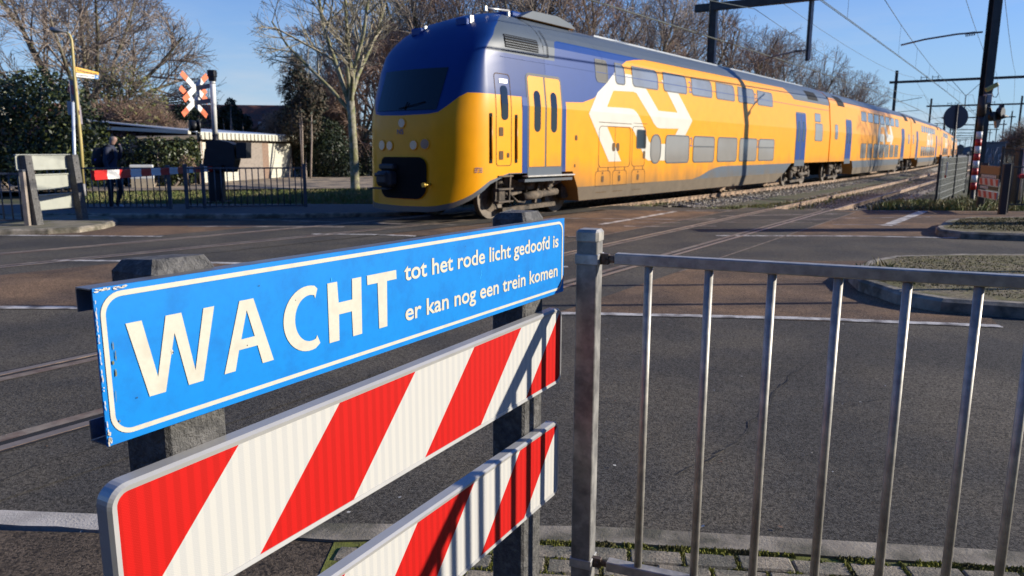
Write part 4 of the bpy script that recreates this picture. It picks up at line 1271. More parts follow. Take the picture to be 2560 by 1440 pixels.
# ---- intermediate carriages
mb = body_shell(26.4); skirt(mb, 5.3, 5.9, 21.1, 20.5)
C2 = mb.build("carriage", [TY], TRAIN, rel=True)
mb = MB()
decal(mb, [[(0, 4.02), (1.2, 4.02), (2.0, 3.95), (24.4, 3.95), (25.2, 4.02), (26.4, 4.02), (26.4, 4.505), (0, 4.505)]], .0035, 1, (4, 8, 12, 16, 20, 24))
decal(mb, [[(5.62, .62), (20.78, .62), (21.1, .995), (5.3, .995)]], .003, 2)
decal(mb, [[(5.9, .285), (20.5, .285), (20.78, .62), (5.62, .62)]], .003, 3)
for s0, s1 in ((1.6, 3.2), (23.2, 24.8)): decal(mb, [[(s0, 3.7), (s1, 3.7), (s1, 4.2), (s0, 4.2)]], .008, 4)
mb.build("livery", [TB, TR_, TG, TD, TK], C2, rel=True)
mb = MB(); decal(mb, [[(a * .95 + 10.6, b) for a, b in LOGO]], .005, 0); mb.build("logo", TW, C2, rel=True)
for i in range(7):
    s0 = 7.4 + i * 1.93
    window(C2, s0, 3.185, s0 + 1.5, 3.655, (.07, .20, .02, .10), TGU); window(C2, s0, 1.16, s0 + 1.5, 1.91, (.12,) * 4, TGL)
window(C2, .9, 2.1, 1.5, 2.75, (.08,) * 4, TGU); window(C2, 24.9, 2.1, 25.5, 2.75, (.08,) * 4, TGU)
door(C2, 3.4, 4.72, TB); door(C2, 21.7, 23.0, TB)
bogie(C2, 3.3); bogie(C2, 23.1)
mb = MB(); mb.box((26.5, 0, 2.45), (.26, 2.5, 3.2), bev=.05); mb.build("gangway_bellows", TK, C2, rel=True)
cars = [C2] + [copy_tree(C2, TRAIN) for _ in range(4)]
for i, c in enumerate(cars):
    f0 = 22.62 + 26.62 * i
    a = car_pose(c, f0 + 3.3, f0 + 23.1)
    h = c.rotation_euler.z
    c.location = (a.x - math.cos(h) * 3.3, a.y - math.sin(h) * 3.3, ZT + .009)
# pantograph on a rear carriage
mb = MB(); c = cars[3]
mb.tube([(4, -.6, 4.6), (6, -.5, 5.1), (4.6, -.4, 5.45)], .05, 6); mb.tube([(4, .6, 4.6), (6, .5, 5.1), (4.6, .4, 5.45)], .05, 6); mb.tube([(4.6, -.8, 5.45), (4.6, .8, 5.45)], .05, 6); mb.box((4.5, 0, 4.56), (1.4, 1.3, .12))
mb.build("pantograph", TK, c, rel=True)

# ------------------------------------------------------------------ left side: railings, barrier back, boom barrier, posts
ZL = .10
def P2(px, py, z=ZL):
    p = gz(px, py, z); return (p.x, p.y)
M_RAILD = mat("railing_grey", (.10, .11, .125), .5, .3, var=.25, scale=8)
# long railing behind the road
pA, pB, pC, pD = P2(200, 533), P2(428, 532), P2(470, 532), P2(765, 527)
pB2 = (pB[0] + .02, pB[1])
railing("pedestrian_railing", "long dark railing behind the raised striped boom on the left pavement", "railings on the left pavement", [pB], [(P2(120, 534), pB)],
        1.17, .24, ZL, 1.22, bars_between(P2(120, 534), pB, .135), m=M_RAILD, pw=.08)
railing("pedestrian_railing", "dark railing in front of the boom machine, ending in a post near the train front", "railings on the left pavement", [pC, P2(513, 531), pD], [(pC, pD)],
        1.17, .24, ZL, 1.25, bars_between(pC, pD, .135), m=M_RAILD, pw=.08)
pE, pF = P2(-160, 566, .2), P2(70, 564, .2)
railing("pedestrian_railing", "short railing with a pale end post at the left edge of the island", "railings on the left pavement", [pF], [(pE, pF)],
        1.16, .30, .18, 1.22, bars_between(pE, pF, .15), m=M_RAILD, mp=mat("post_pale", (.33, .28, .23), .6, .2, var=.25, scale=6), pw=.08)
# back of the plank barrier on the left island
a0 = Vector((*P2(93, 562, .2), .18)); a1 = Vector((*P2(207, 549, .2), .18))
BB = thing("warning_barrier", "back of a barrier with three pale boards between two dark posts on the left island", "warning barrier", a0)
d = (a1 - a0).normalized(); nb = Vector((d.y, -d.x, 0))
M_PALE = mat("board_back_grey", (.40, .41, .35), .45, .2, var=.08, scale=6)
lean = Vector((-.10, .02, 0))
for p, nm in ((a0, "l"), (a1, "r")):
    mb = MB(); h = 1.30
    mb.prism([p + d * q1 * .075 + nb * q2 * .075 for q1, q2 in ((-1, -1), (1, -1), (1, 1), (-1, 1))], Vector((lean.x, lean.y, h)))
    for z in (.5, .85, 1.15): mb.disc(p + lean * z / h + nb * .078 + Vector((0, 0, z)), nb, .012, .012, 8, 1)
    mb.build("post", [M_RECYC, M_BLACK], BB, recalc=True)
for z0, z1 in ((1.03, 1.30), (.66, .93), (.28, .55)):
    mb = MB(); zc = (z0 + z1) / 2
    o = lean * zc / 1.3 + Vector((0, 0, zc)) - nb * .09
    mb.beam(a0 + o - d * .14, a1 + o + d * .02, .02, z1 - z0)
    for zz in (z0, z1): mb.beam(a0 + o - d * .14 + Vector((0, 0, zz - zc)), a1 + o + d * .02 + Vector((0, 0, zz - zc)), .06, .025, bev=.006)
    mb.build("board", M_PALE, BB)

# level-crossing boom barrier
mp_ = g(546, 511)
BM = thing("boom_barrier", "black boom barrier machine with red and white boom, mast and crossing cross on the left", "level crossing barrier", mp_)
c = Vector((mp_.x, mp_.y, mp_.z))
def bm_at(px, py): return at(px, py, c.y)
mb = MB(); mb.box(c + Vector((0, 0, .45)), (.34, .36, .9), bev=.02); mb.box(c + Vector((0, 0, .04)), (.6, .6, .1)); mb.tube([c + Vector((.16, -.2, .2)), c + Vector((.24, -.24, .6)), c + Vector((.17, -.15, .9))], .03, 8); mb.build("pedestal", M_BLACK, BM)
mb = MB()
mb.prism([bm_at(*q) + Vector((0, .25, 0)) for q in ((522, 428), (586, 430), (594, 400), (590, 362), (578, 355), (548, 350), (521, 352))], Vector((0, -.45, 0)))
mb.build("machine_housing", M_BLACK, BM, recalc=True)
mb = MB()
mb.prism([bm_at(*q) + Vector((0, .1, 0)) for q in ((502, 420), (516, 418), (520, 375), (508, 372))], Vector((0, .12, 0)))
mb.prism([bm_at(*q) + Vector((0, .1, 0)) for q in ((530, 424), (565, 426), (568, 412), (530, 410))], Vector((0, -.5, 0)))
mb.build("counterweight_arm", M_BLACK, BM, recalc=True)
mb = MB(); mb.beam(bm_at(584, 380), bm_at(600, 380), .1, .14); mb.prism([bm_at(*q) + Vector((0, .2, 0)) for q in ((597, 356), (622, 357), (622, 396), (598, 396))], Vector((0, -.4, 0))); mb.build("signal_box", M_BLACK, BM, recalc=True)
m0 = bm_at(538, 352); m1 = bm_at(530, 182); mk = m0.lerp(m1, .10)
mb = MB(); mb.tube([m0 + Vector((0, 0, -.4)), mk], .075, 14); mb.build("mast_foot", M_BLACK, BM)
mb = MB(); mb.tube([mk, m1], .072, 14); mb.tube([m1 + Vector((0, 0, -.28)), m1 + Vector((0, 0, -.26))], .078, 14, 1); mb.build("mast", [M_WHITE, M_GALVD], BM)
mb = MB(); mb.box(m1 + Vector((0, 0, -.02)), (.20, .20, .18), bev=.015); mb.box(m1 + Vector((0, 0, -.16)), (.15, .15, .12)); mb.build("bell", M_BLACK, BM)
# Saint Andrew's crosses
cn = Vector((.93, -.36, 0)); cr = Vector((.36, .93, 0))
for i, (px, py) in enumerate(((488, 219), (488, 255))):
    cc = at(px, py, c.y - .1) - cn * .04 * i
    o = None
    mb = MB()
    for sgn in (1, -1):
        dd = (cr * .64 * sgn + Vector((0, 0, .50))).normalized(); nn = cn.cross(dd)
        for k, (q0, q1) in enumerate(((-.57, -.33), (-.33, .33), (.33, .57))):
            mb.box(cc + dd * (q0 + q1) / 2 + cn * (.012 * sgn), (q1 - q0, .15, .012), (dd, nn, cn), mi=0 if k == 1 else 1)
    mb.build("warning_cross", [M_WHITE, M_ORANGE], BM)
    mb = MB(); yb = at(px + 2, py + 2, c.y - .1); mb.beam(yb - cn * .03, m1.lerp(m0, .18 + .22 * i) , .03, .12); mb.build("cross_bracket", M_GALVD, BM)
mb = MB()
lp = at(497, 315, c.y - .1)
ld = Vector((-.8, -.5, 0)).normalized()
mb.disc(lp, ld, .17, .05, 20); mb.tube([lp + ld * .02, lp + ld * .24], [.13, .15], 16)
mb.beam(lp, at(534, 300, c.y), .04, .05)
mb.disc(lp + Vector((0, 0, -.30)) + ld * .02, ld, .12, .06, 16)
mb.build("warning_lamp", M_BLACK, BM)
# the boom itself
b0 = at(232, 438.5, 14.0); b1 = at(531, 421.5, c.y - .3)
mb = MB(); n = 13
dB = (b1 - b0)
for k in range(n):
    p, q = b0 + dB * (k / n), b0 + dB * ((k + 1) / n)
    s0 = .172 - .042 * k / n
    X = dB.normalized(); Y = Vector((0, 0, 1)).cross(X).normalized(); Zz = X.cross(Y)
    for off, th in ((.35, .30), (0, .26), (-.35, .30)):
        mb.box((p + q) / 2 + Zz * off * s0, ((q - p).length, .07 - (.015 if off == 0 else 0), s0 * (.32 if off else .40)), (X, Y, Zz), mi=(0 if k % 2 == 0 else 1))
mb.build("boom", [M_RED, M_WHITE], BM)

# lamp post with street-name signs
lb = g(212, 493); lt = Vector((lb.x, lb.y, 0))
M_YPOLE = mat("pole_cream_yellow", (.50, .40, .15), .5, var=.1, scale=5)
LP = thing("street_lamp", "tall cream street lamp with street-name signs on its pole, left of the walking person", "street lamp", lb)
def lp_at(px, py): return at(px, py, lb.y)
mb = MB(); mb.tube([lb + Vector((0, 0, -.05)), lb + Vector((0, 0, .42))], .062, 12); mb.build("pole_foot", mat("foot_grey", (.32, .31, .30), .6), LP)
mb = MB()
mb.tube([lb + Vector((0, 0, .42)), lp_at(201, 350), lp_at(185, 180), lp_at(181, 125), lp_at(179, 100), lp_at(174, 87), lp_at(166, 81)], [.058, .055, .045, .042, .038, .034, .03], 12)
mb.build("pole", M_YPOLE, LP)
mb = MB(); p, q = lp_at(168, 81), lp_at(124, 72)
mb.tube([p, p.lerp(q, .4), p.lerp(q, .55), p.lerp(q, .85), q], [.025, .04, .085, .075, .03], 12); mb.build("lamp_head", mat("lamp_head_grey", (.22, .23, .24), .4, .4), LP)
def sign_flat(name, parent, quad, back, fn_extra=None, mats=None, th=.012):
    """flat board: quad = 4 points; th thickness along its normal"""
    q = [Vector(v) for v in quad]; nn = (q[1] - q[0]).cross(q[3] - q[0]).normalized()
    mb = MB(); mb.prism(q, nn * th, 0)
    return mb, nn
lq = lambda px, py: at(px, py, lb.y + (.0 if px < 200 else .62))
q0, q1, q2, q3 = lq(189, 180), lq(246, 194), lq(246, 181), lq(188, 167)
def quad_fn(a, b, c_, d_, off):
    nn = (b - a).cross(d_ - a).normalized() * off
    return lambda u, v: a.lerp(b, u).lerp(d_.lerp(c_, u), v) + nn
M_SYEL = mat("sign_yellow", (.85, .42, .02), .45, var=.04)
mb, nn = sign_flat("s", LP, (q0, q1, q2, q3), 0)
add_text(mb, "Schapendonk", .05, .95, .28, .75, quad_fn(q0, q1, q2, q3, .016), 1, bold=.02)
mb.build("street_name_sign", [M_SYEL, mat("sign_dark_letter", (.06, .04, .02), .6)], LP, recalc=False)
q0, q1, q2, q3 = lq(190, 192), lq(246, 198), lq(246, 188), lq(190, 182)
mb, nn = sign_flat("s", LP, (q0, q1, q2, q3), 0)
f_ = quad_fn(q0, q1, q2, q3, .016)
mb.flat([[(.82, .02), (.99, .02), (.99, .98), (.82, .98)]], f_, 1)
mb.flat([[(.86, .4), (.92, .4), (.92, .2), (.97, .5), (.92, .8), (.92, .6), (.86, .6)]], quad_fn(q0, q1, q2, q3, .020), 0)
add_text(mb, "Schapendonk 1-100", .05, .78, .35, .5, f_, 2)
mb.build("house_number_sign", [M_WHITE, mat("sign_arrow_blue", (.03, .22, .55), .4), mat("sign_dark_letter", (.06, .04, .02))], LP)
for nm, (x0, y0, x1, y1) in (("parking_sign", (175, 200, 186, 262)), ("zone_sign", (182, 262, 194, 310))):
    mb = MB(); mb.prism([lp_at(x0, y0) + Vector((0, -.06, 0)), lp_at(x1, y0) + Vector((0, .1, 0)), lp_at(x1 + 6, y1) + Vector((0, .1, 0)), lp_at(x0 + 6, y1) + Vector((0, -.06, 0))], Vector((.02, .02, 0)))
    cc = (lp_at((x0 + x1) / 2 + 2, y0 + (y1 - y0) * .4)); mb.tube([cc + Vector((-.01, -.03, 0)), cc + Vector((-.01, -.02, 0))], .14, 16, 1)
    mb.build(nm, [mat("sign_dull_grey", (.33, .30, .34), .6), mat("sign_ring", (.40, .10, .10), .6)], LP, recalc=True)  # one even mauve grey for both plates
mb = MB(); mb.disc(lp_at(193, 330) + Vector((-.1, 0, 0)), (-.75, -.35, 0), .33, .02, 28); mb.build("round_sign", mat("sign_back_purple", (.09, .075, .10), .5), LP)

# thin white post with a small plate
tb = Vector((*P2(190, 522), ZL)); 
TP = thing("sign_post", "thin white post carrying a small plate, just left of the street lamp", "sign post", tb)
mb = MB(); mb.tube([tb, at(182, 256, tb.y)], .038, 10); mb.build("pole", mat("post_white_blue", (.55, .60, .66), .4, .2), TP)
mb = MB(); q = at(176, 270, tb.y); mb.box(q + Vector((0, .02, 0)), (.16, .03, .33)); mb.build("plate", mat("plate_grey", (.38, .37, .36), .5), TP)

# utility cabinet by the hedge
ub = g(358, 468)
UC = thing("utility_cabinet", "low white cabinet with red lettering standing in front of the ivy hedge", "utility cabinet", ub)
X = Vector((.93, .36, 0)).normalized(); Y = Vector((-X.y, X.x, 0)); ax = (X, Y, Vector((0, 0, 1)))
mb = MB(); mb.box(ub + Vector((0, 0, .16)), (.82, .4, .34), ax, bev=.01); mb.build("base", mat("cabinet_base", (.42, .36, .27), .8, var=.15), UC)
mb = MB(); mb.box(ub + Vector((0, 0, .61)), (.84, .42, .56), ax, bev=.02); p = mb.build("housing", mat("cabinet_white", (.62, .64, .64), .5, var=.06), UC)
mb = MB(); fr = ub - Y * .215
add_text(mb, "MET RUST", -.3, .12, .70, .13, lambda u, v: fr + X * u + Vector((0, 0, v))); mb.build("lettering", mat("letter_red", (.45, .05, .04), .5), UC)

# ------------------------------------------------------------------ buildings on the left
def wall_quad(mb, a, b, z0, z1, th, mi=0):
    a, b = Vector((a[0], a[1], 0)), Vector((b[0], b[1], 0)); d = (b - a).normalized(); nn = Vector((-d.y, d.x, 0))
    mb.prism([a + Vector((0, 0, z0)), b + Vector((0, 0, z0)), b + Vector((0, 0, z1)), a + Vector((0, 0, z1))], nn * th, mi)
M_GDOOR = mat("garage_door_cream", (.56, .54, .44), .6, var=.08, scale=2)
M_BRICKP = mat("pale_brick", (.28, .235, .19), .85, var=.2, scale=5, bump=.4, bscale=30)
def brick(name, col, mortar, sc):
    m = mat(name, col, .9, var=.15, scale=5)
    n, l = m.node_tree.nodes, m.node_tree.links; b = n["Principled BSDF"]
    br = n.new("ShaderNodeTexBrick"); br.inputs["Scale"].default_value = sc; br.inputs["Color1"].default_value = (*col, 1)
    br.inputs["Color2"].default_value = tuple(c_ * .75 for c_ in col) + (1,); br.inputs["Mortar"].default_value = (*mortar, 1); br.inputs["Mortar Size"].default_value = .02
    ge = n.new("ShaderNodeNewGeometry"); sp = n.new("ShaderNodeSeparateXYZ"); l.new(ge.outputs["Position"], sp.inputs[0])
    cb = n.new("ShaderNodeCombineXYZ"); l.new(sp.outputs[1], cb.inputs[0]); l.new(sp.outputs[2], cb.inputs[1]); l.new(cb.outputs[0], br.inputs["Vector"])
    l.new(br.outputs[0], b.inputs["Base Color"])
    return m
M_BR1 = brick("garage_brick", (.30, .25, .205), (.26, .235, .2), 4.0)
M_BR2 = brick("garage_brick_red", (.27, .17, .115), (.25, .2, .16), 4.0)
ga = gz(497, 458, .1); gb = gz(738, 441, .1)
GA = thing("garage_block", "low flat-roofed garages with cream doors and pale brick, behind the boom machine", "garage", ga)
def gf(t): return (ga.x + (gb.x - ga.x) * t, ga.y + (gb.y - ga.y) * t)
gd = Vector((gb.x - ga.x, gb.y - ga.y, 0)); gl = gd.length; gd.normalize(); gn = Vector((-gd.y, gd.x, 0))
mb = MB()
for t0, t1, mi in ((0, .05, 1), (.36, .62, 0), (.62, .69, 1), (.97, 1.0, 1)): wall_quad(mb, gf(t0), gf(t1), 0, 2.05, .25, mi)
bk = [Vector((*gf(0), 0)) + gn * .3, Vector((*gf(1), 0)) + gn * .3, Vector((*gf(1), 0)) + gn * 6, Vector((*gf(0), 0)) + gn * 6]
mb.prism(bk, Vector((0, 0, 2.05)), 0)
mb.build("wall", [M_BR1, M_BR2], GA, recalc=True)
for t0, t1 in ((.05, .36), (.69, .97)):
    mb = MB(); a = Vector((*gf(t0), 0)); b = Vector((*gf(t1), 0))
    wall_quad(mb, gf(t0), gf(t1), .08, 1.93, .06); o = mb.build("garage_door", M_GDOOR, GA, recalc=True)
    mb = MB(); m_ = (t0 + t1) / 2
    for k in range(6): mb.beam(a - gn * .012 + Vector((0, 0, .3 + .3 * k)), b - gn * .012 + Vector((0, 0, .3 + .3 * k)), .02, .015)
    mb.build("panel_ribs", M_GDOOR, GA)
mb = MB(); A = Vector((*gf(-.02), 2.05)) - gn * .28; B = Vector((*gf(1.05), 2.05)) - gn * .28
mb.prism([A, B, B + Vector((0, 0, .32)), A + Vector((0, 0, .32))], gn * .12)
for k in range(28):
    p = A.lerp(B, (k + .5) / 28); mb.box(p - gn * .03 + Vector((0, 0, .16)), (gl * 1.07 / 28 * .55, .06, .30), (gd, gn, Vector((0, 0, 1))), bev=.01)
mb.build("fascia", M_GDOOR, GA, recalc=True)
mb = MB(); mb.prism([A + Vector((0, 0, .30)) + gn * .12, B + Vector((0, 0, .30)) + gn * .12, B + gn * 6.5 + Vector((0, 0, .75)), A + gn * 8.0 + Vector((0, 0, 1.05))], Vector((0, 0, .05)))
mb.prism([A + gn * .3 - gd * .1 + Vector((0, 0, .22)), A + gn * 6.3 - gd * .1 + Vector((0, 0, .5)), A + gn * 6.3 - gd * .3 + Vector((0, 0, .5)), A + gn * .3 - gd * .3 + Vector((0, 0, .22))], Vector((0, 0, .15)), 1)
mb.build("roof", [mat("zinc_roof", (.42, .47, .55), .35, .1, var=.1, scale=2), M_GDOOR], GA, recalc=True)
mb = MB(); p = Vector((*gf(.025), 0)) - gn * .06; mb.tube([p, p + Vector((0, 0, 2.0))], .045, 8); mb.build("drainpipe", M_GALV, GA)

def gable_house(name, label, base, dirx, w, dpt, hw, hr, mw, mr, group=None, trim=None):
    """ridge along dirx; base = centre"""
    b = Vector((base[0], base[1], 0)); X = Vector((dirx[0], dirx[1], 0)).normalized(); Y = Vector((-X.y, X.x, 0)); U = Vector((0, 0, 1))
    t = thing(name, label, "house", b, group=group)
    mb = MB(); mb.box(b + U * hw / 2, (w, dpt, hw), (X, Y, U))
    for s in (-1, 1):
        e = b + X * s * (w / 2 - .1)
        mb.prism([e - Y * dpt / 2 + U * hw, e + Y * dpt / 2 + U * hw, e + U * hr], X * .1 * s)
    mb.build("wall", mw, t, recalc=True)
    mb = MB(); ov = .35
    for s in (-1, 1):
        a = b - X * (w / 2 + ov) + Y * s * (dpt / 2 + ov) + U * (hw - ov * (hr - hw) / (dpt / 2)); c_ = b - X * (w / 2 + ov) + U * hr
        mb.prism([a, a + X * (w + 2 * ov), c_ + X * (w + 2 * ov), c_], (Y * s * .5 + U).normalized() * .12)
    mb.build("roof", mr, t, recalc=True)
    if trim:
        mb = MB()
        for s in (-1, 1):
            for e in (-1, 1):
                a = b + X * e * (w / 2 + ov + .03) + Y * s * (dpt / 2 + ov) + U * (hw - .42); c_ = b + X * e * (w / 2 + ov + .03) + U * (hr - .05)
                mb.beam(a, c_, .06, .28)
        mb.build("barge_board", trim, t)
    return t, b, X, Y
M_TILE = mat("red_roof_tiles", (.22, .07, .035), .85, var=.3, scale=9, col2=(.13, .06, .04), cscale=2, bump=.5, bscale=14)
M_TILEB = mat("brown_roof_tiles", (.085, .062, .05), .85, var=.3, scale=8, bump=.4, bscale=14)
M_WALL = brick("house_brick", (.20, .12, .08), (.2, .16, .13), 4)
gable_house("house", "low house with a long red tiled roof behind the brown hedge", at(390, 330, 62)[:2], (1, .12), 22, 9, 2.6, 5.1, M_WALL, M_TILE)
t, b, X, Y = gable_house("house", "dark brick house with a plain gable right of the conifer, behind the garages", at(775, 330, 66)[:2], (-.22, 1), 12, 9.5, 2.5, 6.0, M_WALL, M_TILEB)
mb = MB(); mb.box(b - X * 6.02 - Y * (-3.2) + Vector((0, 0, 3.3)), (.08, .8, .9), (X, Y, Vector((0, 0, 1)))); mb.build("window", mat("window_pale", (.45, .47, .5), .2), t)
gable_house("house", "house with a steep roof and cream barge board at the left edge of the picture", (-28.6, 35.6), (-.62, .78), 6, 8, 2.9, 9.7, M_WALL, M_TILEB, trim=mat("cream_trim", (.62, .57, .42), .6))
# carport roof left of the garages
cp = g(400, 470)
CPt = thing("carport", "low carport with a thin flat roof edge above the ivy hedge", "carport", (cp.x, cp.y, .1))
mb = MB(); q = [at(345, 352, 31.5), at(505, 347, 33), at(500, 338, 39), at(330, 345, 37)]
mb.prism(q, Vector((0, 0, .14))); mb.build("roof", mat("carport_wood", (.17, .14, .105), .8, var=.2), CPt, recalc=True)
for px in (350, 420, 490):
    mb = MB(); p = at(px, 352, 33); mb.beam((p.x, p.y, .05), (p.x, p.y, p.z), .1, .1, up=(1, 0, 0)); mb.build("post", M_BLACK, CPt)

blades("island_moss", "short olive moss and grass covering the tops of the two right-hand islands",
       [(q4((2190, 735), (2600, 790), (2600, 664), (2240, 666)), 5000, .016, .135), (q4((2365, 588), (2600, 598), (2600, 560), (2400, 560)), 3000, .03, .125)], 19, mat("moss_blades", (.19, .155, .06), .9, var=.4, scale=4, col2=(.08, .075, .02), cscale=3), cat="moss")
# ------------------------------------------------------------------ overhead line: gantries, mast, wires
M_MAST = mat("mast_dark_green", (.028, .034, .036), .6, .2, var=.3, scale=4)
M_MASTL = mat("mast_grey", (.30, .31, .31), .5, .4, var=.2, scale=4)
M_WIRE = mat("wire_copper", (.10, .12, .11), .5, .5)
M_INS = mat("insulator_brown", (.05, .035, .03), .35)
def hbeam(mb, a, b, w, mi=0):
    a, b = Vector(a), Vector(b)
    X = Vector((1, 0, 0)); Y = Vector((0, 1, 0)); h = (b - a).length; c_ = (a + b) / 2
    mb.box(c_, (.02, w, h), mi=mi); mb.box(c_ + Vector((0, w / 2, 0)), (w, .02, h), mi=mi); mb.box(c_ - Vector((0, w / 2, 0)), (w, .02, h), mi=mi)
mastp = at(2433, 500, 27.7); mastp.z = -.3
lpost = Vector((8.5, 33.4, -.2))
zb = 7.62
G1 = thing("overhead_gantry", "nearest overhead line gantry with its right mast by the signal and beam above the train", "overhead gantry", mastp, group="overhead line gantries along the railway")
mb = MB(); hbeam(mb, mastp, mastp + Vector((0, 0, 10.4)), .30); mb.build("mast", M_MAST, G1)
mb = MB(); hbeam(mb, lpost, lpost + Vector((0, 0, 9.2)), .24); mb.box(lpost + Vector((.16, -.05, 4.6)), (.10, .12, 9.2), mi=1); mb.build("mast", [M_MAST, M_MASTL], G1)
L0 = Vector((lpost.x, lpost.y, zb)); L1_ = Vector((mastp.x, mastp.y, zb)); bd = (L1_ - L0).normalized()
mb = MB(); mb.beam(L0 - bd * .75, L1_ + bd * .3, .26, .30); mb.build("cross_beam", M_MAST, G1)
lo, hi = 0.0, 1.0
for _ in range(40):
    md = (lo + hi) / 2; p = L0.lerp(L1_, md) + Vector((0, 0, -1)); dd = p - Vector((0, 0, CH)); x = 1280 + FPX * dd.dot(RT) / dd.dot(FW)
    if x < 2024: lo = md
    else: hi = md
hp = L0.lerp(L1_, md)
mb = MB(); mb.beam(hp, hp + Vector((0, 0, -2.45)), .12, .12, up=(1, 0, 0)); mb.beam(hp + bd * .07, hp + bd * .07 + Vector((0, 0, -2.4)), .05, .1, 1, up=(1, 0, 0)); mb.build("drop_post", [M_MAST, M_MASTL], G1)
mb = MB(); q = hp + Vector((0, 0, -2.05)); tl = q - bd * 1.9 + Vector((0, 0, -.30))
mb.tube([q + bd * .15 + Vector((0, 0, .02)), q - bd * .45, q - bd * 1.2 + Vector((0, 0, -.12)), tl], .03, 8)
for k in range(5): mb.tube([q - bd * (.22 + .06 * k), q - bd * (.25 + .06 * k)], .07, 10, 1)
mb.build("registration_arm", [M_GALVD, M_INS], G1)
am = at(2457, 80, mastp.y); al = at(2252, 113, 29.2); ad_ = (al - am)
mb = MB(); mb.tube([am, am + ad_ * .3 + Vector((0, 0, .07)), am + ad_ * .7 + Vector((0, 0, .07)), al], .032, 8)
for k in range(6): mb.tube([am + ad_ * (.09 + .02 * k), am + ad_ * (.10 + .02 * k)], .075, 10, 1)
mb.build("registration_arm", [M_GALVD, M_INS], G1)
# repeating gantries
def make_gantry():
    t = thing("overhead_gantry", "second overhead line gantry, spanning both tracks beyond the round sign", "overhead gantry", (0, 0, 0), group="overhead line gantries along the railway")
    for x in (-4.7, 7.0):
        mb = MB(); hbeam(mb, (x, 0, -.5), (x, 0, 9.75), .26); mb.build("mast", M_MAST, t, rel=True)
    mb = MB(); mb.beam((-5.3, 0, 8.6), (7.7, 0, 8.6), .20, .24)
    for x in (-2.2, -1.2, 3.4):
        mb.beam((x - .3, 0, 8.95), (x + .3, 0, 8.95), .05, .05); 
        for e in (-.25, .25): mb.beam((x + e, 0, 8.6), (x + e, 0, 9.1), .06, .06, up=(1, 0, 0))
    mb.build("cross_beam", M_MAST, t, rel=True)
    mb = MB()
    mb.beam((.3, 0, 8.5), (1.6, 0, 7.0), .05, .05); mb.beam((3.0, 0, 8.5), (1.6, 0, 7.0), .05, .05); mb.beam((1.6, 0, 7.0), (1.6, 0, 5.3), .08, .08, up=(1, 0, 0))
    mb.beam((-4.7, 0, 6.6), (-2.2, 0, 7.0), .05, .05); mb.beam((-4.7, 0, 5.6), (-2.3, 0, 5.75), .05, .05); mb.beam((1.6, 0, 5.5), (2.6, 0, 5.65), .04, .04)
    mb.build("hangers", M_MAST, t, rel=True)
    return t
def mid_at(s):
    pn = PN.pos(s); best = min(((PT.pos(t_) - pn).dot(PN.tan(s)) ** 2, t_) for t_ in [s - 30 + .5 * k for k in range(80)])[1]
    pt = PT.pos(best); return (pn + pt) / 2, best
GS = [79, 127, 175, 224, 273, 322, 371, 420, 470, 520, 570]
ORD = ["third", "fourth", "fifth", "sixth", "seventh", "eighth", "ninth", "tenth", "eleventh", "most distant"]
g0 = make_gantry(); TS = []
for i, s in enumerate(GS):
    o = g0 if i == 0 else copy_tree(g0)
    m_, tb_ = mid_at(s); TS.append(tb_)
    o.location = (m_.x, m_.y, 0); hh = PN.nrm(s); o.rotation_euler = (0, 0, math.atan2(hh.y, hh.x))
    if i: o["label"] = ORD[i - 1] + " overhead line gantry, counted from the crossing, far down the tracks"
def wire_set(name, label, path, sup, off, zc):
    t = thing(name, label, "overhead wire", (path.pos(0).x, path.pos(0).y, zc), group="overhead wires above the tracks")
    P = lambda s, z, o=0: path.pos(s) + path.nrm(s) * (off + o) + Vector((0, 0, z))
    mb = MB()
    ss = [-24 + 4 * k for k in range(28)] + [90 + 20 * k for k in range(25)]
    for e in (-.025, .025): mb.tube([P(s, zc, e) for s in ss], .013, 4)
    mb.build("contact_wire", M_WIRE, t)
    mb = MB(); md = MB()
    for a, b in zip(sup, sup[1:]):
        n = 10; pts = []
        for k in range(n + 1):
            u = k / n; z = zc + .55 + 1.05 * (2 * u - 1) ** 2
            pts.append(P(a + (b - a) * u, z))
            if a < 130 and 0 < k < n: md.tube([P(a + (b - a) * u, z), P(a + (b - a) * u, zc)], .006, 3)
        mb.tube(pts, .014, 4)
    mb.build("messenger_wire", M_WIRE, t); md.build("droppers", M_WIRE, t)
    return t
sN = 21.5; sT = 15.5
wire_set("catenary_wire", "overhead contact and messenger wires above the near empty track", PN, [sN - 48, sN] + GS, .15, 5.5)
wire_set("catenary_wire", "overhead contact and messenger wires above the train", PT, [sT - 46, sT] + TS, 0, 5.6)
def feeder(label, path, off, sup, zs):
    mb = MB()
    for a, b in zip(sup, sup[1:]):
        mb.tube([path.pos(a + (b - a) * k / 8) + path.nrm(a + (b - a) * k / 8) * off + Vector((0, 0, zs - .9 * (1 - (2 * k / 8 - 1) ** 2))) for k in range(9)], .013, 4)
    tag(mb.build("feeder_wire", M_WIRE), label, "overhead wire", "overhead wires above the tracks")
feeder("single feeder wire hanging to the right of the near track's overhead wires", PN, 1.9, [sN - 48, sN] + GS, 9.1)
feeder("outermost feeder wire hanging close to the right masts", PN, 3.4, [sN - 48, sN] + GS, 9.1)
feeder("feeder wire hanging over the far side of the train roof", PT, -1.1, [sT - 46, sT] + TS, 9.0)
feeder("lower feeder wire on the left side of the left masts", PT, -3.0, [sT + 5] + TS, 7.6)

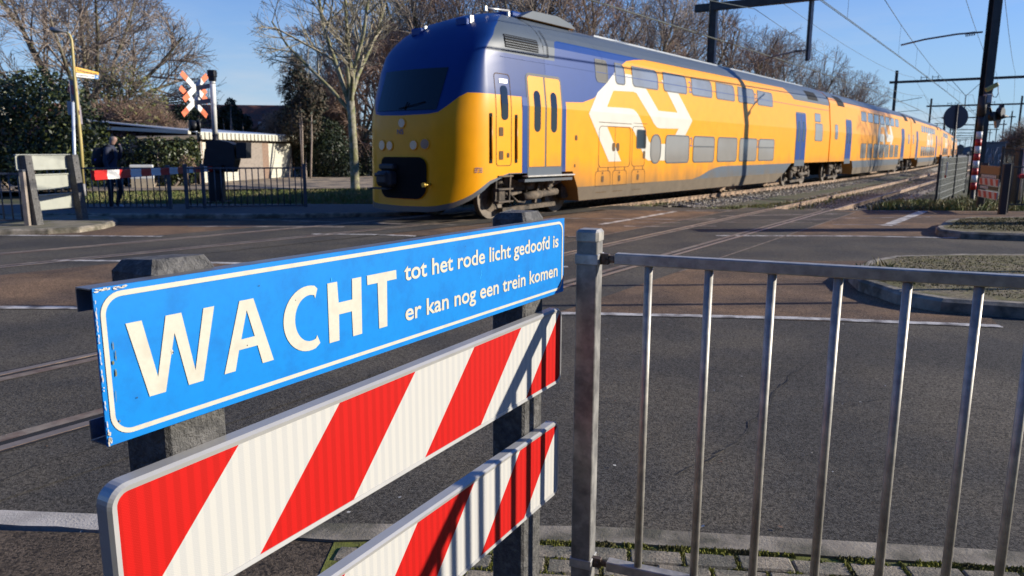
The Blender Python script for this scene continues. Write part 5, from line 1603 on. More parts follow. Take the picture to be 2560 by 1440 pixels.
# ------------------------------------------------------------------ right side of the crossing
sb_ = at(2430, 505, 24.0); sb_.z = 0
SP = thing("crossing_signal", "level crossing signal post with red and white bands and black lamps beside the mast", "crossing signal", sb_)
def sp_at(px, py, dy=0): return at(px, py, 24.0 + dy)
t_, b_ = sp_at(2449, 329), sp_at(2432, 474)
mb = MB(); n = 8
for k in range(n): mb.tube([t_.lerp(b_, k / n), t_.lerp(b_, (k + 1) / n)], .088, 16, 0 if k % 2 == 0 else 1)
mb.build("banded_sleeve", [M_WHITE, M_RED], SP)
mb = MB(); mb.tube([sb_ + Vector((0, 0, -.3)), b_], .075, 12); mb.build("post_foot", mat("post_brown_black", (.04, .03, .025), .6), SP)
mb = MB(); mb.tube([t_, sp_at(2453, 290)], .085, 12); mb.tube([sp_at(2453, 290), sp_at(2459, 240)], .115, 12); mb.build("post", mat("post_brown_black", (.04, .03, .025), .6), SP)
mb = MB(); c_ = sp_at(2492, 291)
nd = Vector((.55, -.83, 0))
mb.tube([sp_at(2460, 270), sp_at(2476, 270), sp_at(2478, 283)], .035, 8)
for dx, dz in ((-.12, 0), (.10, .12)): 
    q = c_ + Vector((dx, 0, dz)); mb.disc(q, nd, .15, .16, 18)
mb.tube([c_ + Vector((.05, 0, 0)), c_ + Vector((.40, .05, 0))], [.12, .02], 10)
mb.prism([c_ + Vector((.02, 0, .10)), c_ + Vector((.12, 0, .38)), c_ + Vector((.2, 0, .36)), c_ + Vector((.2, 0, .08))], Vector((0, .12, 0)))
mb.prism([c_ + Vector((-.02, 0, -.10)), c_ + Vector((.04, 0, -.36)), c_ + Vector((.1, 0, -.34)), c_ + Vector((.16, 0, -.08))], Vector((0, .12, 0)), 1)
mb.build("warning_lamp", [M_BLACK, mat("hood_inner", (.35, .28, .20), .6)], SP, recalc=True)
mb = MB(); mb.box(sp_at(2469, 247), (.18, .2, .28), bev=.02); mb.build("junction_box", mat("box_grey", (.30, .31, .32), .5), SP)
mb = MB(); mb.beam(sp_at(2464, 226), sp_at(2495, 210), .10, .13, bev=.02); mb.tube([sp_at(2484, 218) + Vector((.0, 0, 0)), sp_at(2480, 232), sp_at(2483, 242), sp_at(2491, 243), sp_at(2496, 233), sp_at(2495, 215)], .012, 6, 1)
mb.build("flood_lamp", [mat("lamp_yellow", (.42, .33, .08), .5), M_GALVD], SP)
rb = at(2381, 410, 27.0); rb.z = -.2
RS = thing("round_sign", "round traffic sign seen from behind on a thin post above the mesh fence", "traffic sign", rb)
rc = at(2391, 293, 27.0)
mb = MB(); mb.tube([rb, rc + Vector((0, 0, .45))], .035, 10); mb.build("post", M_BLACK, RS)
mb = MB(); rn = Vector((.10, .99, 0)).normalized(); mb.disc(rc + rn * .05, rn, .415, .025, 40); mb.build("sign_disc", mat("sign_back_dark", (.085, .09, .105), .55, .2, var=.1), RS)
# mesh fence
fa = g(2339, 509); fb = at(2411, 470, 31.5); fb.z = 0
MF = thing("mesh_fence", "grey-green steel mesh fence panels running along the near track", "fence", (fa.x, fa.y, 0))
d = (fb - fa); d.z = 0; fl_ = d.length; d.normalize()
for u in (0, .52, 1.0):
    mb = MB(); mb.box(fa + d * fl_ * u + Vector((0, 0, .70)), (.07, .07, 1.6), (d, Vector((-d.y, d.x, 0)), Vector((0, 0, 1)))); mb.build("post", M_MAST, MF)
mb = MB(); nn = Vector((-d.y, d.x, 0))
k = int(fl_ / .03)
for i in range(k): mb.box(fa + d * (i + .5) * .03 + Vector((0, 0, .72)), (.012, .012, 1.38), (d, nn, Vector((0, 0, 1))))
for z in [.08 + .22 * q for q in range(7)]:
    for e in (-.012, .012): mb.beam(fa + nn * e + Vector((0, 0, z)), fb + nn * e + Vector((0, 0, z)), .012, .014, 1)
mb.build("mesh_panel", [mat("mesh_grey_green", (.15, .16, .145), .5, .3), mat("mesh_bright", (.30, .31, .30), .4, .5)], MF)
mb = MB(); p = at(2368, 405, fa.y + .3); q = at(2364, 438, fa.y + .3); mb.beam(p, q, .07, .02, up=(1, 0, 0)); mb.beam(q, at(2363, 445, fa.y + .3), .07, .02, 1, up=(1, 0, 0)); mb.build("marker_strip", [M_WHITE, M_RED], MF)
# far-right barrier with boards
ra = g(2449, 522); rbp = g(2504, 536)
RB = thing("warning_barrier", "distant barrier with brown top board and small striped boards, right of the banded signal post", "warning barrier", ra)
X = (rbp - ra); X.z = 0; L = X.length; X.normalize(); Yn = Vector((X.y, -X.x, 0))
for p in (ra, rbp):
    mb = MB(); mb.box(p + Vector((0, 0, .62)), (.17, .17, 1.34), (X, Yn, Vector((0, 0, 1))), bev=.015); mb.build("post", mat("post_black_plastic", (.035, .032, .03), .7), RB)
def rboard(nm, z0, z1, m, stripes=0):
    mb = MB(); mb.box((ra + rbp) / 2 + Yn * .11 + Vector((0, 0, (z0 + z1) / 2)), (L * .86, .03, z1 - z0), (X, Yn, Vector((0, 0, 1))))
    o = mb.build(nm, m, RB)
    if stripes:
        mb = MB(); w = L * .86 / stripes; h = z1 - z0
        for k in range(0, stripes, 2):
            u = -L * .43 + w * k
            c0 = (ra + rbp) / 2 + Yn * .128
            mb.prism([c0 + X * (u + w * .5) + Vector((0, 0, z0 + .01)), c0 + X * min(L * .43, u + w * 1.5) + Vector((0, 0, z0 + .01)), c0 + X * (u + w) + Vector((0, 0, z1 - .01)), c0 + X * u + Vector((0, 0, z1 - .01))], Yn * .002)
        mb.build("stripes", M_RED, o)
    return o
rboard("sign_board", 1.0, 1.22, mat("board_brown", (.25, .12, .045), .6, var=.15))
rboard("striped_board", .70, .89, mat("board_pale_pink", (.62, .56, .52), .5), 7)
rboard("striped_board", .36, .55, mat("board_pale_pink", (.62, .56, .52), .5), 7)
for zz in (.90, .59):
    mb = MB(); mb.box((ra + rbp) / 2 + Yn * .10 + Vector((0, 0, zz + .045)), (L * .8, .02, .10), (X, Yn, Vector((0, 0, 1))))
    for k in range(9 if zz > .8 else 5):
        mb.box((ra + rbp) / 2 + Yn * .114 + X * (-L * .34 + L * .075 * k) + Vector((0, 0, zz + .045)), (L * .045, .004, .07), (X, Yn, Vector((0, 0, 1))), mi=1)
    mb.build("text_board", [M_BLACK, M_WHITE], RB)
pa, pb = g(2512, 532), g(2700, 532)
railing("pedestrian_railing", "dark railing at the far right edge, beside the distant striped barrier", None, [(pa.x, pa.y)], [((pa.x, pa.y), (pb.x, pb.y))], 1.22, .22, 0, 1.3,
        bars_between((pa.x, pa.y), (pb.x, pb.y), .17), m=M_MAST, pw=.1)
gp = at(2538, 505, 22.5); gp.z = 0
mb = MB(); mb.box(gp + Vector((0, 0, .8)), (.22, .22, 1.65), bev=.02); mb.box(gp + Vector((.02, 0, 1.66)), (.26, .26, .06), bev=.01)
o = mb.build("gate_post", M_MAST); tag(o, "stout black gate post behind the railing at the right edge", "gate post")
rp = at(2556, 440, 22.0)
mb = MB(); mb.box(rp, (.22, .12, .12), bev=.02); mb.tube([rp + Vector((.02, .05, -.7)), rp + Vector((.02, .05, 1.0))], .03, 8, 1); tag(mb.build("red_reflector", [M_RED, mat("pale_tube", (.4, .36, .35), .5)]), "small red reflector on a pale tube at the right edge", "reflector")
cb_ = at(2475, 396, 46.0)
CB = thing("relay_cabinet", "grey trackside cabinet covered in scrawled white graffiti behind the signal post", "cabinet", (cb_.x, cb_.y, 0))
mb = MB(); mb.box((cb_.x, cb_.y, 1.05), (1.25, .8, 2.15), bev=.02); mb.box((cb_.x, cb_.y, 2.17), (1.35, .9, .08)); p = mb.build("housing", mat("cabinet_blue_grey", (.11, .13, .15), .6, var=.1), CB)
mb = MB(); rnd = random.Random(5)
for k in range(7):
    x = cb_.x - .5 + .16 * k; mb.tube([(x + rnd.uniform(-.1, .1), cb_.y - .41, rnd.uniform(.8, 1.9)) for _ in range(4)], .018, 4)
mb.build("graffiti", mat("graffiti_white", (.5, .52, .55), .6), CB)
lf = MB()
pa, pb = at(2505, 400, 40), at(2640, 400, 34)
FN = thing("mesh_fence", "low dark mesh fence in front of the bushes at the right edge", "fence", (pa.x, pa.y, 0))
mb = MB(); dd = (pb - pa); dd.z = 0; ll = dd.length; dd.normalize()
for i in range(int(ll / .12)): mb.box(Vector((pa.x, pa.y, .95)) + dd * (.12 * i), (.02, .02, 1.7))
for z in (.15, .95, 1.8): mb.beam((pa.x, pa.y, z), (pb.x, pb.y, z), .03, .03)
mb.build("panel", M_MAST, FN)
for u in (0, .5, 1):
    mb = MB(); mb.box(Vector((pa.x, pa.y, .95)) + dd * ll * u, (.08, .08, 1.9)); mb.build("post", M_MAST, FN)
# poles just outside the right edge whose shadows fall across the road
for x, y, h, lb_ in ((8.15, 8.05, 4.7, "slim pole on the mossy island, the nearer of two"), (8.3, 9.2, 4.7, "slim pole on the mossy island, the farther of two")):
    mb = MB(); mb.tube([(x, y, .05), (x, y, h)], .045, 10); mb.tube([(x, y, .1), (x, y, .5)], .07, 10); tag(mb.build("traffic_pole", M_GALVD), lb_, "traffic pole", "slim poles on the mossy island")
mb = MB(); mb.box((11.4, 15.55, 1.35), (.3, .6, 2.7), bev=.02); mb.box((11.4, 15.55, .1), (.5, .8, .3)); tag(mb.build("control_cabinet", M_GALVD), "tall grey control cabinet on the far island, just out of frame", "cabinet")

# ------------------------------------------------------------------ person with backpack
pb_ = gz(287, 528, ZL)
ps = 1.0
M_NAVY = mat("jacket_navy", (.026, .032, .058), .8, var=.2, scale=12)
M_TROU = mat("trousers_dark", (.010, .012, .020), .85, var=.2, scale=12)
M_SKIN = mat("skin", (.36, .22, .17), .6, var=.05)
M_HAIR = mat("hair_grey", (.20, .17, .15), .8, var=.2, scale=40)
M_SHOE = mat("shoe_pale", (.45, .47, .5), .6, var=.1)
def skin_body(name, nodes, edges, parent_loc, mats, matfn, sub=2):
    me = bpy.data.meshes.new(name)
    me.from_pydata([n_[0] for n_ in nodes], edges, [])
    o = bpy.data.objects.new(name, me); COL.objects.link(o)
    md = o.modifiers.new("skin", 'SKIN'); md.use_smooth_shade = True
    for i, n_ in enumerate(nodes):
        r = n_[1]; me.skin_vertices[0].data[i].radius = r if isinstance(r, tuple) else (r, r)
    me.skin_vertices[0].data[0].use_root = True
    ms = o.modifiers.new("sub", 'SUBSURF'); ms.levels = sub; ms.render_levels = sub
    dg = bpy.context.evaluated_depsgraph_get(); dg.update()
    m2_ = bpy.data.meshes.new_from_object(o.evaluated_get(dg))
    bpy.data.objects.remove(o)
    m2_.materials.clear()
    for m_ in mats: m2_.materials.append(m_)
    for p in m2_.polygons:
        p.material_index = matfn(p.center); p.use_smooth = True
    o = bpy.data.objects.new(name, m2_); COL.objects.link(o)
    o.location = parent_loc
    return o
# local: x = walking direction, y = away from camera, z up
N = [((0, 0, .93), (.155, .13)), ((.0, 0, 1.10), (.145, .125)), ((.02, 0, 1.28), (.165, .135)), ((.03, 0, 1.42), (.13, .12)), ((.055, 0, 1.50), (.058, .06)), ((.085, 0, 1.56), (.07, .068)), ((.095, 0, 1.64), (.098, .085)), ((.085, 0, 1.70), (.082, .075)),
     # legs: standing leg (near), swinging leg
     ((0, -.09, .88), .095), ((-.01, -.095, .50), .066), ((-.03, -.095, .10), .045), ((.07, -.095, .045), .040), ((.15, -.095, .035), .034),
     ((0, .09, .88), .095), ((.16, .095, .53), .066), ((.03, .095, .16), .045), ((.12, .095, .10), .040), ((.20, .095, .07), .034),
     # near arm hanging, far arm bent up to the face
     ((.02, -.19, 1.40), .062), ((-.03, -.235, 1.13), .050), ((.05, -.225, .90), .040), ((.065, -.22, .84), .035), ((.08, -.22, .78), .028),
     ((.02, .19, 1.40), .062), ((.12, .22, 1.17), .050), ((.20, .14, 1.40), .040), ((.20, .10, 1.47), .036), ((.19, .08, 1.53), .028), ((.195, 0, 1.62), (.018, .018))]
E_ = [(0, 1), (1, 2), (2, 3), (3, 4), (4, 5), (5, 6), (6, 7), (0, 8), (8, 9), (9, 10), (10, 11), (11, 12), (0, 13), (13, 14), (14, 15), (15, 16), (16, 17), (3, 18), (18, 19), (19, 20), (20, 21), (21, 22), (3, 23), (23, 24), (24, 25), (25, 26), (26, 27), (6, 28)]
def pm(c_):
    if c_.z > 1.60 and c_.x < .13 or c_.z > 1.72: return 3
    if c_.z > 1.515: return 2
    if c_.z < .90 and c_.y < -.17: return 2
    if c_.z < .095 or (c_.z < .15 and c_.x > .06): return 4
    if c_.z > .90: return 0
    return 1
PER = skin_body("person", N, E_, (pb_.x, pb_.y, ZL), [M_NAVY, M_TROU, M_SKIN, M_HAIR, M_SHOE], pm)
PER.scale = (1.06, 1.06, 1.06); PER.rotation_euler = (0, 0, R(8))
tag(PER, "person in dark jacket and trousers with pale shoes walking right, hand raised to the face", "person")
mb = MB()
rings = []
prof = [(1.0, .10, .10), (1.03, .15, .13), (1.15, .175, .15), (1.30, .165, .145), (1.40, .13, .125), (1.44, .06, .07)]
vs = []
for z, w, dp in prof:
    for k in range(12):
        a = 6.283 * k / 12; ca, sa = math.cos(a), math.sin(a)
        vs.append((-.20 - .02 + dp * .85 * (abs(ca) ** .7) * (1 if ca > 0 else -1), w * (abs(sa) ** .7) * (1 if sa > 0 else -1), z))
mb.add(vs, [(i * 12 + k, i * 12 + (k + 1) % 12, (i + 1) * 12 + (k + 1) % 12, (i + 1) * 12 + k) for i in range(5) for k in range(12)] + [tuple(range(12))[::-1], tuple(60 + k for k in range(12))], 0, True)
mb.box((-.28, -.10, 1.14), (.16, .12, .2), bev=.04); mb.box((-.25, -.165, 1.17), (.05, .012, .05), mi=1)
for y in (-.12, .12): mb.tube([(-.12, y, 1.42), (0, y, 1.50), (.12, y, 1.40), (.13, y, 1.22), (.0, y, 1.05), (-.1, y, 1.03)], .018, 6)
BP = mb.build("backpack", [mat("backpack_black", (.012, .012, .016), .8, var=.2), mat("badge_blue", (.02, .05, .35), .5)], recalc=True)
BP.scale = (1.06, 1.06, 1.06); BP.location = (pb_.x, pb_.y, ZL); BP.rotation_euler = (0, 0, R(8))
tag(BP, "black backpack with a small blue badge worn by the walking person", "backpack")

# ------------------------------------------------------------------ trees and shrubs
M_BARK = mat("bark_grey", (.22, .19, .135), .9, var=.4, scale=6, world=False, col2=(.09, .085, .04), cscale=3)
M_BARKL = mat("bark_pale", (.30, .27, .19), .9, var=.35, scale=7, world=False, col2=(.17, .17, .07), cscale=4)
M_TWIG = mat("twig_brown", (.27, .215, .17), .9, var=.3, scale=4, world=False)
M_TWIGR = mat("twig_red_brown", (.27, .18, .13), .9, var=.3, scale=4, world=False)
M_TWIGL = mat("twig_pale", (.30, .26, .18), .9, var=.3, scale=4, world=False)
M_LEAFD = mat("leaf_dark", (.022, .034, .010), .45, var=.4, scale=9, world=False, spec=.4)
M_LEAFM = mat("leaf_mid", (.075, .090, .022), .45, var=.4, scale=9, world=False, spec=.4)
M_LEAFY = mat("leaf_olive", (.135, .125, .030), .6, var=.4, scale=9, world=False)
M_NEEDLE = mat("needle_dark", (.017, .028, .014), .7, var=.4, scale=9, world=False)
M_NEEDB = mat("needle_brown", (.060, .045, .025), .8, var=.4, scale=9, world=False)

def rot_dir(d, ang, az):
    d = d.normalized(); a = Vector((0, 0, 1)) if abs(d.z) < .95 else Vector((1, 0, 0))
    u = d.cross(a).normalized(); w = d.cross(u)
    return (d * math.cos(ang) + (u * math.cos(az) + w * math.sin(az)) * math.sin(ang)).normalized()
def bare_tree(name, seed, H, rad, tr, fork, nl=6, twig_r=.007, dens=1.0, upk=.25, lean=0.0, ml=None, mt=None, droop=0.0, thing_args=None, elr=(36, 74)):
    """trunk with limbs (part trunk) and finer branches and twigs (part crown); origin at the foot"""
    rnd = random.Random(seed)
    t = thing(name, thing_args[0], "tree", (0, 0, 0), group=thing_args[1])
    ec = fork * .8 + (H - fork) * .45; ez = H - ec
    tk = MB(); cr = MB()
    top = Vector((lean * fork, 0, fork))
    tk.tube([(0, 0, -.3), (0, 0, .15), (lean * fork * .5 + rnd.uniform(-.04, .04), rnd.uniform(-.04, .04), fork * .5), top], [tr * 1.35, tr * 1.08, tr * .95, tr * .9], 9)
    def grow(p, d, L, r, lev):
        n = 4 if lev < 2 else 3
        pts = [p]; rs = [r]
        q = p.copy(); dd = d.copy()
        for k in range(n):
            dd = (dd + Vector((rnd.gauss(0, .13), rnd.gauss(0, .13), rnd.gauss(0, .10) + upk * .22 - droop * (lev > 2) * .25))).normalized()
            q2 = q + dd * (L / n)
            if lev >= 1 and k and ((q2.x**2 + q2.y**2) / rad**2 + ((q2.z - ec) / ez)**2) > 1.0: break
            q = q2; pts.append(q); rs.append(max(twig_r, r * (1 - .62 * (k + 1) / n)))
        n = len(pts) - 1
        if n < 1: return
        (tk if lev <= 1 else cr).tube(pts, rs, (7, 6, 4, 3, 3, 3)[lev], cap=False, smooth=lev < 2)
        if lev >= 4: return
        nb = (nl, 8, 8, 7)[lev] if lev else nl
        nb = max(2, int(round(nb * (dens if lev >= 2 else 1))))
        for k in range(nb):
            u = .28 + .72 * (k + rnd.random()) / nb
            i = min(n - 1, int(u * n)); f = u * n - i
            pp = pts[i].lerp(pts[i + 1], f); rr = rs[i] + (rs[i + 1] - rs[i]) * f
            cd = (pts[i + 1] - pts[i]).normalized()
            nd_ = rot_dir(cd, R(rnd.uniform(24, 58)), rnd.random() * 6.283)
            grow(pp, nd_, L * rnd.uniform(.42, .66) * (1 - .25 * u), max(twig_r, rr * .62), lev + 1)
    limbs = nl
    for k in range(limbs):
        a = 6.283 * (k + rnd.uniform(-.25, .25)) / limbs
        el = R(rnd.uniform(*elr)) if k else R(84)
        d = Vector((math.cos(a) * math.cos(el), math.sin(a) * math.cos(el), math.sin(el)))
        reach = min((H - fork) / max(.25, d.z), rad / max(.12, math.hypot(d.x, d.y))) * .86
        st = top + Vector((0, 0, -rnd.uniform(0, .25) * fork * (k > 1)))
        grow(st, d, reach, tr * rnd.uniform(.46, .62), 1)
    tk.build("trunk", ml or M_BARK, t, rel=True); cr.build("crown", mt or M_TWIG, t, rel=True)
    return t
def place(o, px, py0, d, rz=0, sc=1.0, z=None):
    p = at(px, py0, d); o.location = (p.x, p.y, .05 if z is None else z); o.rotation_euler = (0, 0, rz); o.scale = (sc, sc, sc)
def leaves(mb, blobs, n, size, seed, nm=2, fill=.55, flat_=.0):
    rnd = random.Random(seed)
    tot = sum(b[1][0] * b[1][1] + b[1][1] * b[1][2] + b[1][0] * b[1][2] for b in blobs)
    for c, r in blobs:
        k = int(n * (r[0] * r[1] + r[1] * r[2] + r[0] * r[2]) / tot)
        for _ in range(k):
            v = Vector((rnd.gauss(0, 1), rnd.gauss(0, 1), rnd.gauss(0, 1))).normalized()
            q = fill + (1 - fill) * rnd.random() ** .5 + rnd.gauss(0, .05)
            p = Vector(c) + Vector((v.x * r[0], v.y * r[1], v.z * r[2])) * q
            if p.z < .02: continue
            nn = (v + Vector((rnd.gauss(0, .7), rnd.gauss(0, .7), rnd.gauss(0, .7) + .2))).normalized()
            u = nn.cross(Vector((rnd.random() - .5, rnd.random() - .5, rnd.random() - .5))).normalized(); w = nn.cross(u)
            s = size * rnd.uniform(.6, 1.35)
            mb.add([p - u * s, p + w * s * .45, p + u * s, p - w * s * .45], [(0, 1, 2, 3)], rnd.randrange(nm))
def shrub(name, label, foot, blobs, n, size, seed, mats, fill=.55, stems=True, group=None, cat="shrub", twigs=0, twig_m=None):
    t = thing(name, label, cat, (foot[0], foot[1], .0), group=group)
    mb = MB(); leaves(mb, blobs, n, size, seed, len(mats), fill); mb.build("foliage", mats, t)
    if stems:
        rnd = random.Random(seed + 1); mb = MB()
        for c, r in blobs:
            c = Vector(c)
            b = Vector((foot[0] + (c.x - foot[0]) * .55, foot[1] + (c.y - foot[1]) * .55, 0))
            mb.tube([b, b.lerp(c, .5) + Vector((rnd.uniform(-.15, .15), rnd.uniform(-.15, .15), 0)), c + Vector((0, 0, r[2] * .6))], [.06, .045, .02], 5)
        if twigs:
            for _ in range(twigs):
                c, r = rnd.choice(blobs); c = Vector(c)
                v = Vector((rnd.gauss(0, 1), rnd.gauss(0, 1), rnd.gauss(.3, 1))).normalized()
                e = c + Vector((v.x * r[0], v.y * r[1], v.z * r[2])) * rnd.uniform(.8, 1.15)
                s_ = c + Vector((v.x * r[0], v.y * r[1], v.z * r[2] - .5 * r[2])) * .3
                mb.tube([s_, s_.lerp(e, .5) + Vector((rnd.gauss(0, .12), rnd.gauss(0, .12), rnd.gauss(0, .1))), e], [.014, .010, .005], 3, cap=False)
        mb.build("stems", twig_m or M_TWIG, t)
    return t
def B_(px, py, d, r): return (tuple(at(px, py, d)), r)

# big spreading tree on the left
o = bare_tree("bare_tree", 11, 12.2, 8.2, .30, 2.2, nl=13, dens=1.15, upk=.16, elr=(14, 78), twig_r=.011, ml=M_BARK, mt=M_TWIG, thing_args=("large rounded bare tree behind the laurel on the left", None))
place(o, 228, 360, 47)
# pale tree in front of the train nose
o = bare_tree("bare_tree", 23, 9.8, 3.7, .165, 3.4, nl=6, dens=.9, upk=.42, elr=(44, 80), lean=-.02, twig_r=.006, ml=M_BARKL, mt=M_TWIGL, thing_args=("slender bare tree with a sunlit pale trunk just left of the train nose", None))
place(o, 888, 470, 29.4, .6)
# reddish dense tree behind it
o = bare_tree("bare_tree", 31, 8.6, 4.4, .2, 1.6, nl=9, dens=1.25, upk=.30, elr=(28, 74), twig_r=.009, ml=M_BARK, mt=M_TWIGR, thing_args=("dense red-brown bare tree standing behind the slender pale tree", None))
place(o, 905, 440, 49, 0, 1.16)
# row behind the train
GRP = "bare trees in the row behind the train"
protos = [bare_tree("bare_tree", 41, 14.0, 6.4, .26, 2.6, nl=8, dens=.86, upk=.34, elr=(28, 74), twig_r=.010, thing_args=("first bare tree of the row, its crown left above the driver's cab", GRP)),
          bare_tree("bare_tree", 52, 13.5, 6.0, .24, 2.2, nl=9, dens=.82, upk=.38, elr=(30, 76), twig_r=.010, mt=M_TWIGR, thing_args=("bare tree of the row whose crown rises right above the cab roof", GRP)),
          bare_tree("bare_tree", 63, 12.5, 5.6, .22, 2.0, nl=8, dens=.90, upk=.30, elr=(28, 74), twig_r=.010, thing_args=("bare tree of the row above the roof unit behind the cab", GRP))]
row = [(0, 1105, 57, 1.22, ""), (1, 1195, 59, 1.2, ""), (2, 1295, 56, 1.22, ""),
       (0, 1390, 50, 1.02, "bare tree of the row above the blue part of the train"), (1, 1490, 52, 1.05, "bare tree of the row above the white emblem on the train"),
       (2, 1575, 54, 1.1, "bare tree of the row above the first upper windows, left of the gantry mast"), (0, 1680, 60, 1.02, "bare tree of the row directly left of the near gantry mast"),
       (1, 1800, 62, .92, "bare tree of the row directly right of the near gantry mast"), (2, 1900, 70, 1.0, "bare tree of the row below the hanging drop post of the gantry"),
       (0, 1985, 78, .92, "bare tree of the row, standing alone against the sky right of the drop post"), (2, 2060, 84, .86, "lower bare tree of the row above the first carriage end"),
       (1, 2120, 94, .84, "last sizeable bare tree at the right end of the row"), (2, 2165, 108, .68, "small bare bush-like tree beyond the end of the row"), (0, 2205, 125, .50, "smallest bare tree, farthest of the row, left of the second gantry")]
rnd = random.Random(77)
for k, (i, px, d, sc_, lb_) in enumerate(row):
    o = protos[i] if k < 3 else copy_tree(protos[i])
    if lb_: o["label"] = lb_
    place(o, px, 380, d, rnd.random() * 6.28, sc_)
o = copy_tree(protos[2]); place(o, 2555, 385, 62, 1.0, .36); o["label"] = "small bare tree at the far right edge behind the cabinet"; del o["group"]
o = copy_tree(protos[0]); place(o, 985, 440, 60, 2.0, 1.0); o["label"] = "bare tree filling the gap between the slender tree and the train"; del o["group"]

o = copy_tree(protos[1]); o.location = (40, 46.8, 0); o.rotation_euler = (0, 0, 1.0); o.scale = (.95, .95, .95)
o["label"] = "bare tree right of the picture whose branching shadow falls on the second carriage"; del o["group"]

# laurel at the far left, shrubs, hedge, conifers
shrub("laurel_shrub", "large dark laurel shrub at the left edge, behind the plank barrier", g(110, 470), [B_(40, 330, 27, (2.0, 1.3, 1.7)), B_(110, 270, 27, (1.5, 1.2, 1.35)), B_(60, 235, 27.5, (.9, .8, .8)), B_(165, 330, 26.5, (1.35, 1.2, 1.7)), B_(210, 370, 26.5, (.8, 1.0, 1.3)), B_(110, 415, 26, (2.4, 1.0, .9)), B_(-60, 330, 27, (1.6, 1.2, 1.7)), B_(200, 430, 26, (.9, .9, .6))],
      15000, .085, 3, [M_LEAFD, M_LEAFD, M_LEAFM], fill=.6)
shrub("ivy_hedge", "clipped dark ivy hedge behind the walking person and the white cabinet", g(360, 470), [B_(270, 410, 31.5, (1.0, .7, 1.15)), B_(330, 408, 31.5, (1.0, .7, 1.12)), B_(395, 408, 31.5, (1.0, .7, 1.12)), B_(450, 410, 32, (.75, .7, 1.1)), B_(480, 395, 32.5, (.35, .5, .9))],
      9000, .075, 4, [M_LEAFD, M_LEAFM, M_LEAFD], fill=.7)
shrub("twiggy_shrub", "brown twiggy shrub with a few yellow-green leaves behind the ivy hedge", g(330, 462), [B_(270, 300, 37, (1.2, 1, 1.1)), B_(330, 300, 37, (1.3, 1, 1.1)), B_(390, 310, 38, (1.1, 1, .9)), B_(440, 330, 38, (.9, .8, .6))],
      600, .09, 5, [M_LEAFY, M_LEAFM], twigs=1900, twig_m=M_TWIGR)
shrub("olive_shrub", "tall yellow-green leaved shrub under the big tree, right of the street lamp", g(300, 455), [B_(262, 225, 40, (1.2, 1, 1.3)), B_(320, 215, 40, (1.4, 1, 1.2)), B_(380, 255, 40, (.9, .9, .8)), B_(300, 280, 40, (1.2, 1, 1.0))],
      2000, .085, 6, [M_LEAFY, M_LEAFY, M_LEAFM], twigs=700, fill=.35)
shrub("conifer", "dark pointed conifer right of the crossing mast", g(585, 450), [B_(583, 318, 50, (1.15, 1.0, 1.0)), B_(580, 292, 50, (.75, .7, .8)), B_(578, 268, 50, (.40, .4, .6)), B_(607, 310, 50, (.6, .6, .7)), B_(557, 300, 50, (.5, .5, .9))], 5200, .10, 7, [M_NEEDLE, M_LEAFD], cat="tree")
shrub("dark_shrub", "dark evergreen shrub behind the crossing crosses", g(470, 450), [B_(448, 300, 44, (.7, .7, .9)), B_(470, 290, 44, (.6, .7, .9)), B_(500, 310, 44, (.6, .6, .8))], 2600, .09, 8, [M_LEAFD, M_NEEDLE])
shrub("conifer", "tall brownish conifer left of the slender pale tree", g(760, 450), [B_(750, 300, 42, (1.2, 1, 1.4)), B_(745, 225, 42, (.85, .8, 1.1)), B_(742, 170, 42, (.45, .45, .8)), B_(780, 250, 42, (.8, .8, 1.2)), B_(765, 360, 44, (1.2, 1.1, 1.1))], 7000, .10, 9, [M_NEEDB, M_NEEDLE, M_NEEDB], cat="tree", twigs=500)
shrub("dark_shrub", "broad dark evergreen shrub right of the garages, left of the pale trunk", at(810, 440, 43.5), [B_(785, 400, 43.5, (1.25, 1, 1.35)), B_(832, 392, 43, (1.35, 1, 1.45)), B_(810, 340, 44, (1.3, 1, 1.1)), B_(866, 418, 43, (.8, .8, 1.0))], 9000, .08, 10, [M_LEAFD, M_NEEDLE, M_LEAFD])
shrub("brown_shrub", "brown leafless shrub in front of the dark house gable", g(700, 452), [B_(690, 320, 45, (1.0, .9, 1.0)), B_(730, 310, 45, (1.0, .9, 1.1)), B_(660, 345, 46, (.7, .8, .6))], 700, .09, 13, [M_NEEDB], twigs=1500, twig_m=M_TWIG)
shrub("dark_shrub", "olive-green shrub between the pale trunk and the train nose", at(930, 440, 48.5), [B_(925, 405, 48, (1.1, 1.2, 1.4)), B_(960, 400, 49, (1.5, 1.3, 1.6)), B_(930, 345, 50, (1.2, 1.1, 1.5))], 5200, .08, 14, [M_LEAFD, M_LEAFM, M_NEEDB])
shrub("brown_shrub", "low autumn-coloured shrub beside the ivy hedge and garage", g(475, 460), [B_(468, 408, 31, (.32, .3, .35))], 400, .06, 15, [M_LEAFY, M_TWIGR])
shrub("brown_shrub", "large brown tangled shrub rising behind the dark evergreen, right of the tall conifer", at(825, 440, 47), [B_(800, 280, 47, (1.7, 1.3, 2.1)), B_(845, 320, 46, (1.5, 1.2, 1.9)), B_(770, 330, 47, (1.2, 1.1, 1.5))], 1800, .10, 18, [M_NEEDB, M_NEEDLE], twigs=2200, twig_m=M_TWIGR)
shrub("grey_shrub", "grey leafless bush at the right edge behind the low mesh fence", g(2535, 415), [B_(2535, 355, 55, (1.0, .9, 1.1)), B_(2565, 345, 55, (1.2, .9, 1.5)), B_(2510, 372, 55, (.7, .8, .6))], 200, .08, 16, [M_LEAFY], twigs=1500, twig_m=M_TWIG)
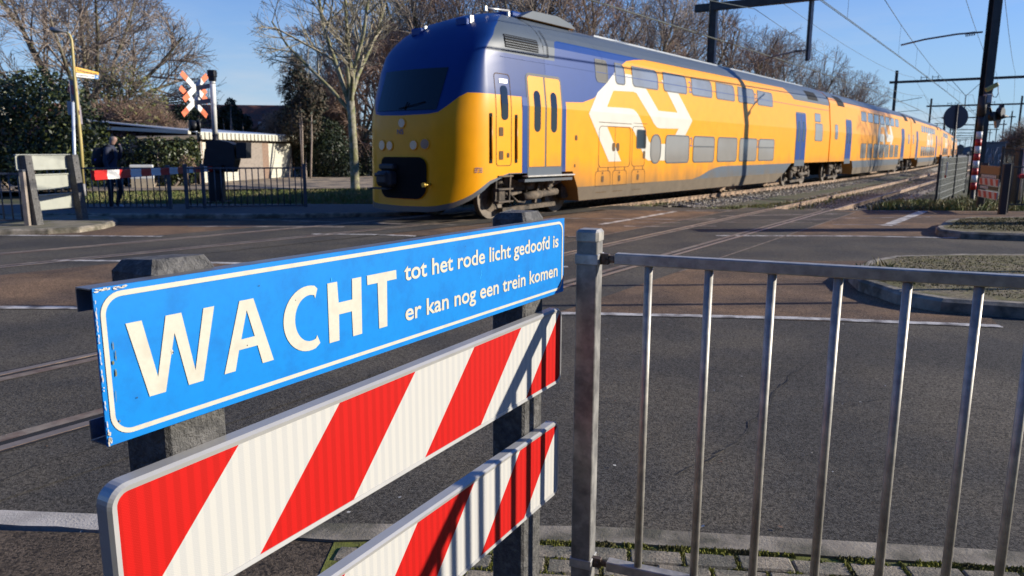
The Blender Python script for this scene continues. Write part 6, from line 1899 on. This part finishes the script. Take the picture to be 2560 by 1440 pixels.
# far woodland along the horizon, then unseen leaf cards added behind the camera
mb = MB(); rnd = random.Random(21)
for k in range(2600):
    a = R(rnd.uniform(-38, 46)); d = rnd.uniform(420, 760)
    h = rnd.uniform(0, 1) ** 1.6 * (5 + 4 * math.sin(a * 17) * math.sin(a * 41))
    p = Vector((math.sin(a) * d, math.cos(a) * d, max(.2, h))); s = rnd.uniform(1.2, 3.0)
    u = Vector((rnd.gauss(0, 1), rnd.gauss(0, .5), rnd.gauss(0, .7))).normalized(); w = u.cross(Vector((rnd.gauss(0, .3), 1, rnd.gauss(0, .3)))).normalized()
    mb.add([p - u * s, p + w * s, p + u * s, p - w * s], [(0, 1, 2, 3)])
for k in range(9000):  # unseen cards added to dim sky light from behind and bounce warm light
    x = rnd.uniform(-60, 60); y = -12 - abs(rnd.gauss(0, 5)); h = rnd.uniform(0, 9)
    p = Vector((x, y, h)); s = rnd.uniform(.4, .9)
    u = Vector((rnd.gauss(0, 1), rnd.gauss(0, .6), rnd.gauss(0, 1))).normalized(); w = u.cross(Vector((rnd.gauss(0, .5), 1, rnd.gauss(0, .5)))).normalized()
    mb.add([p - u * s, p + w * s, p + u * s, p - w * s], [(0, 1, 2, 3)], 1)
tag(mb.build("far_woodland_rear_screen", [mat("far_wood_blue", (.085, .10, .115), .95, var=.25, scale=.02), mat("rear_light_screen", (.27, .20, .13), .95, var=.3, scale=.5)], kind="stuff"), "thin line of woodland on the far horizon, with unseen leaf cards added behind the camera to shape the light", "woodland")
# ivy leaves and litter on the ground, trackside stones at the road edge
mb = MB(); rnd = random.Random(33)
for k in range(170):
    x = rnd.uniform(-4, 5.5); y = rnd.uniform(2.2, 9.5)
    s = rnd.uniform(.004, .013)
    a = rnd.random() * 6.28; zz = .012 + (.02 if y < 2.9 else 0)
    mb.add([(x + math.cos(a + q) * s * rnd.uniform(.6, 1), y + math.sin(a + q) * s * rnd.uniform(.6, 1), zz + rnd.uniform(0, .006)) for q in (0, 1.3, 2.8, 4.4)], [(0, 1, 2, 3)], rnd.randrange(3))
tag(mb.build("grit", [mat("grit_white", (.6, .58, .52), .6), mat("grit_brown", (.16, .085, .05), .8), mat("grit_grey", (.25, .24, .22), .8)], kind="stuff"), "small pale grit and leaf crumbs scattered on the asphalt", "grit")
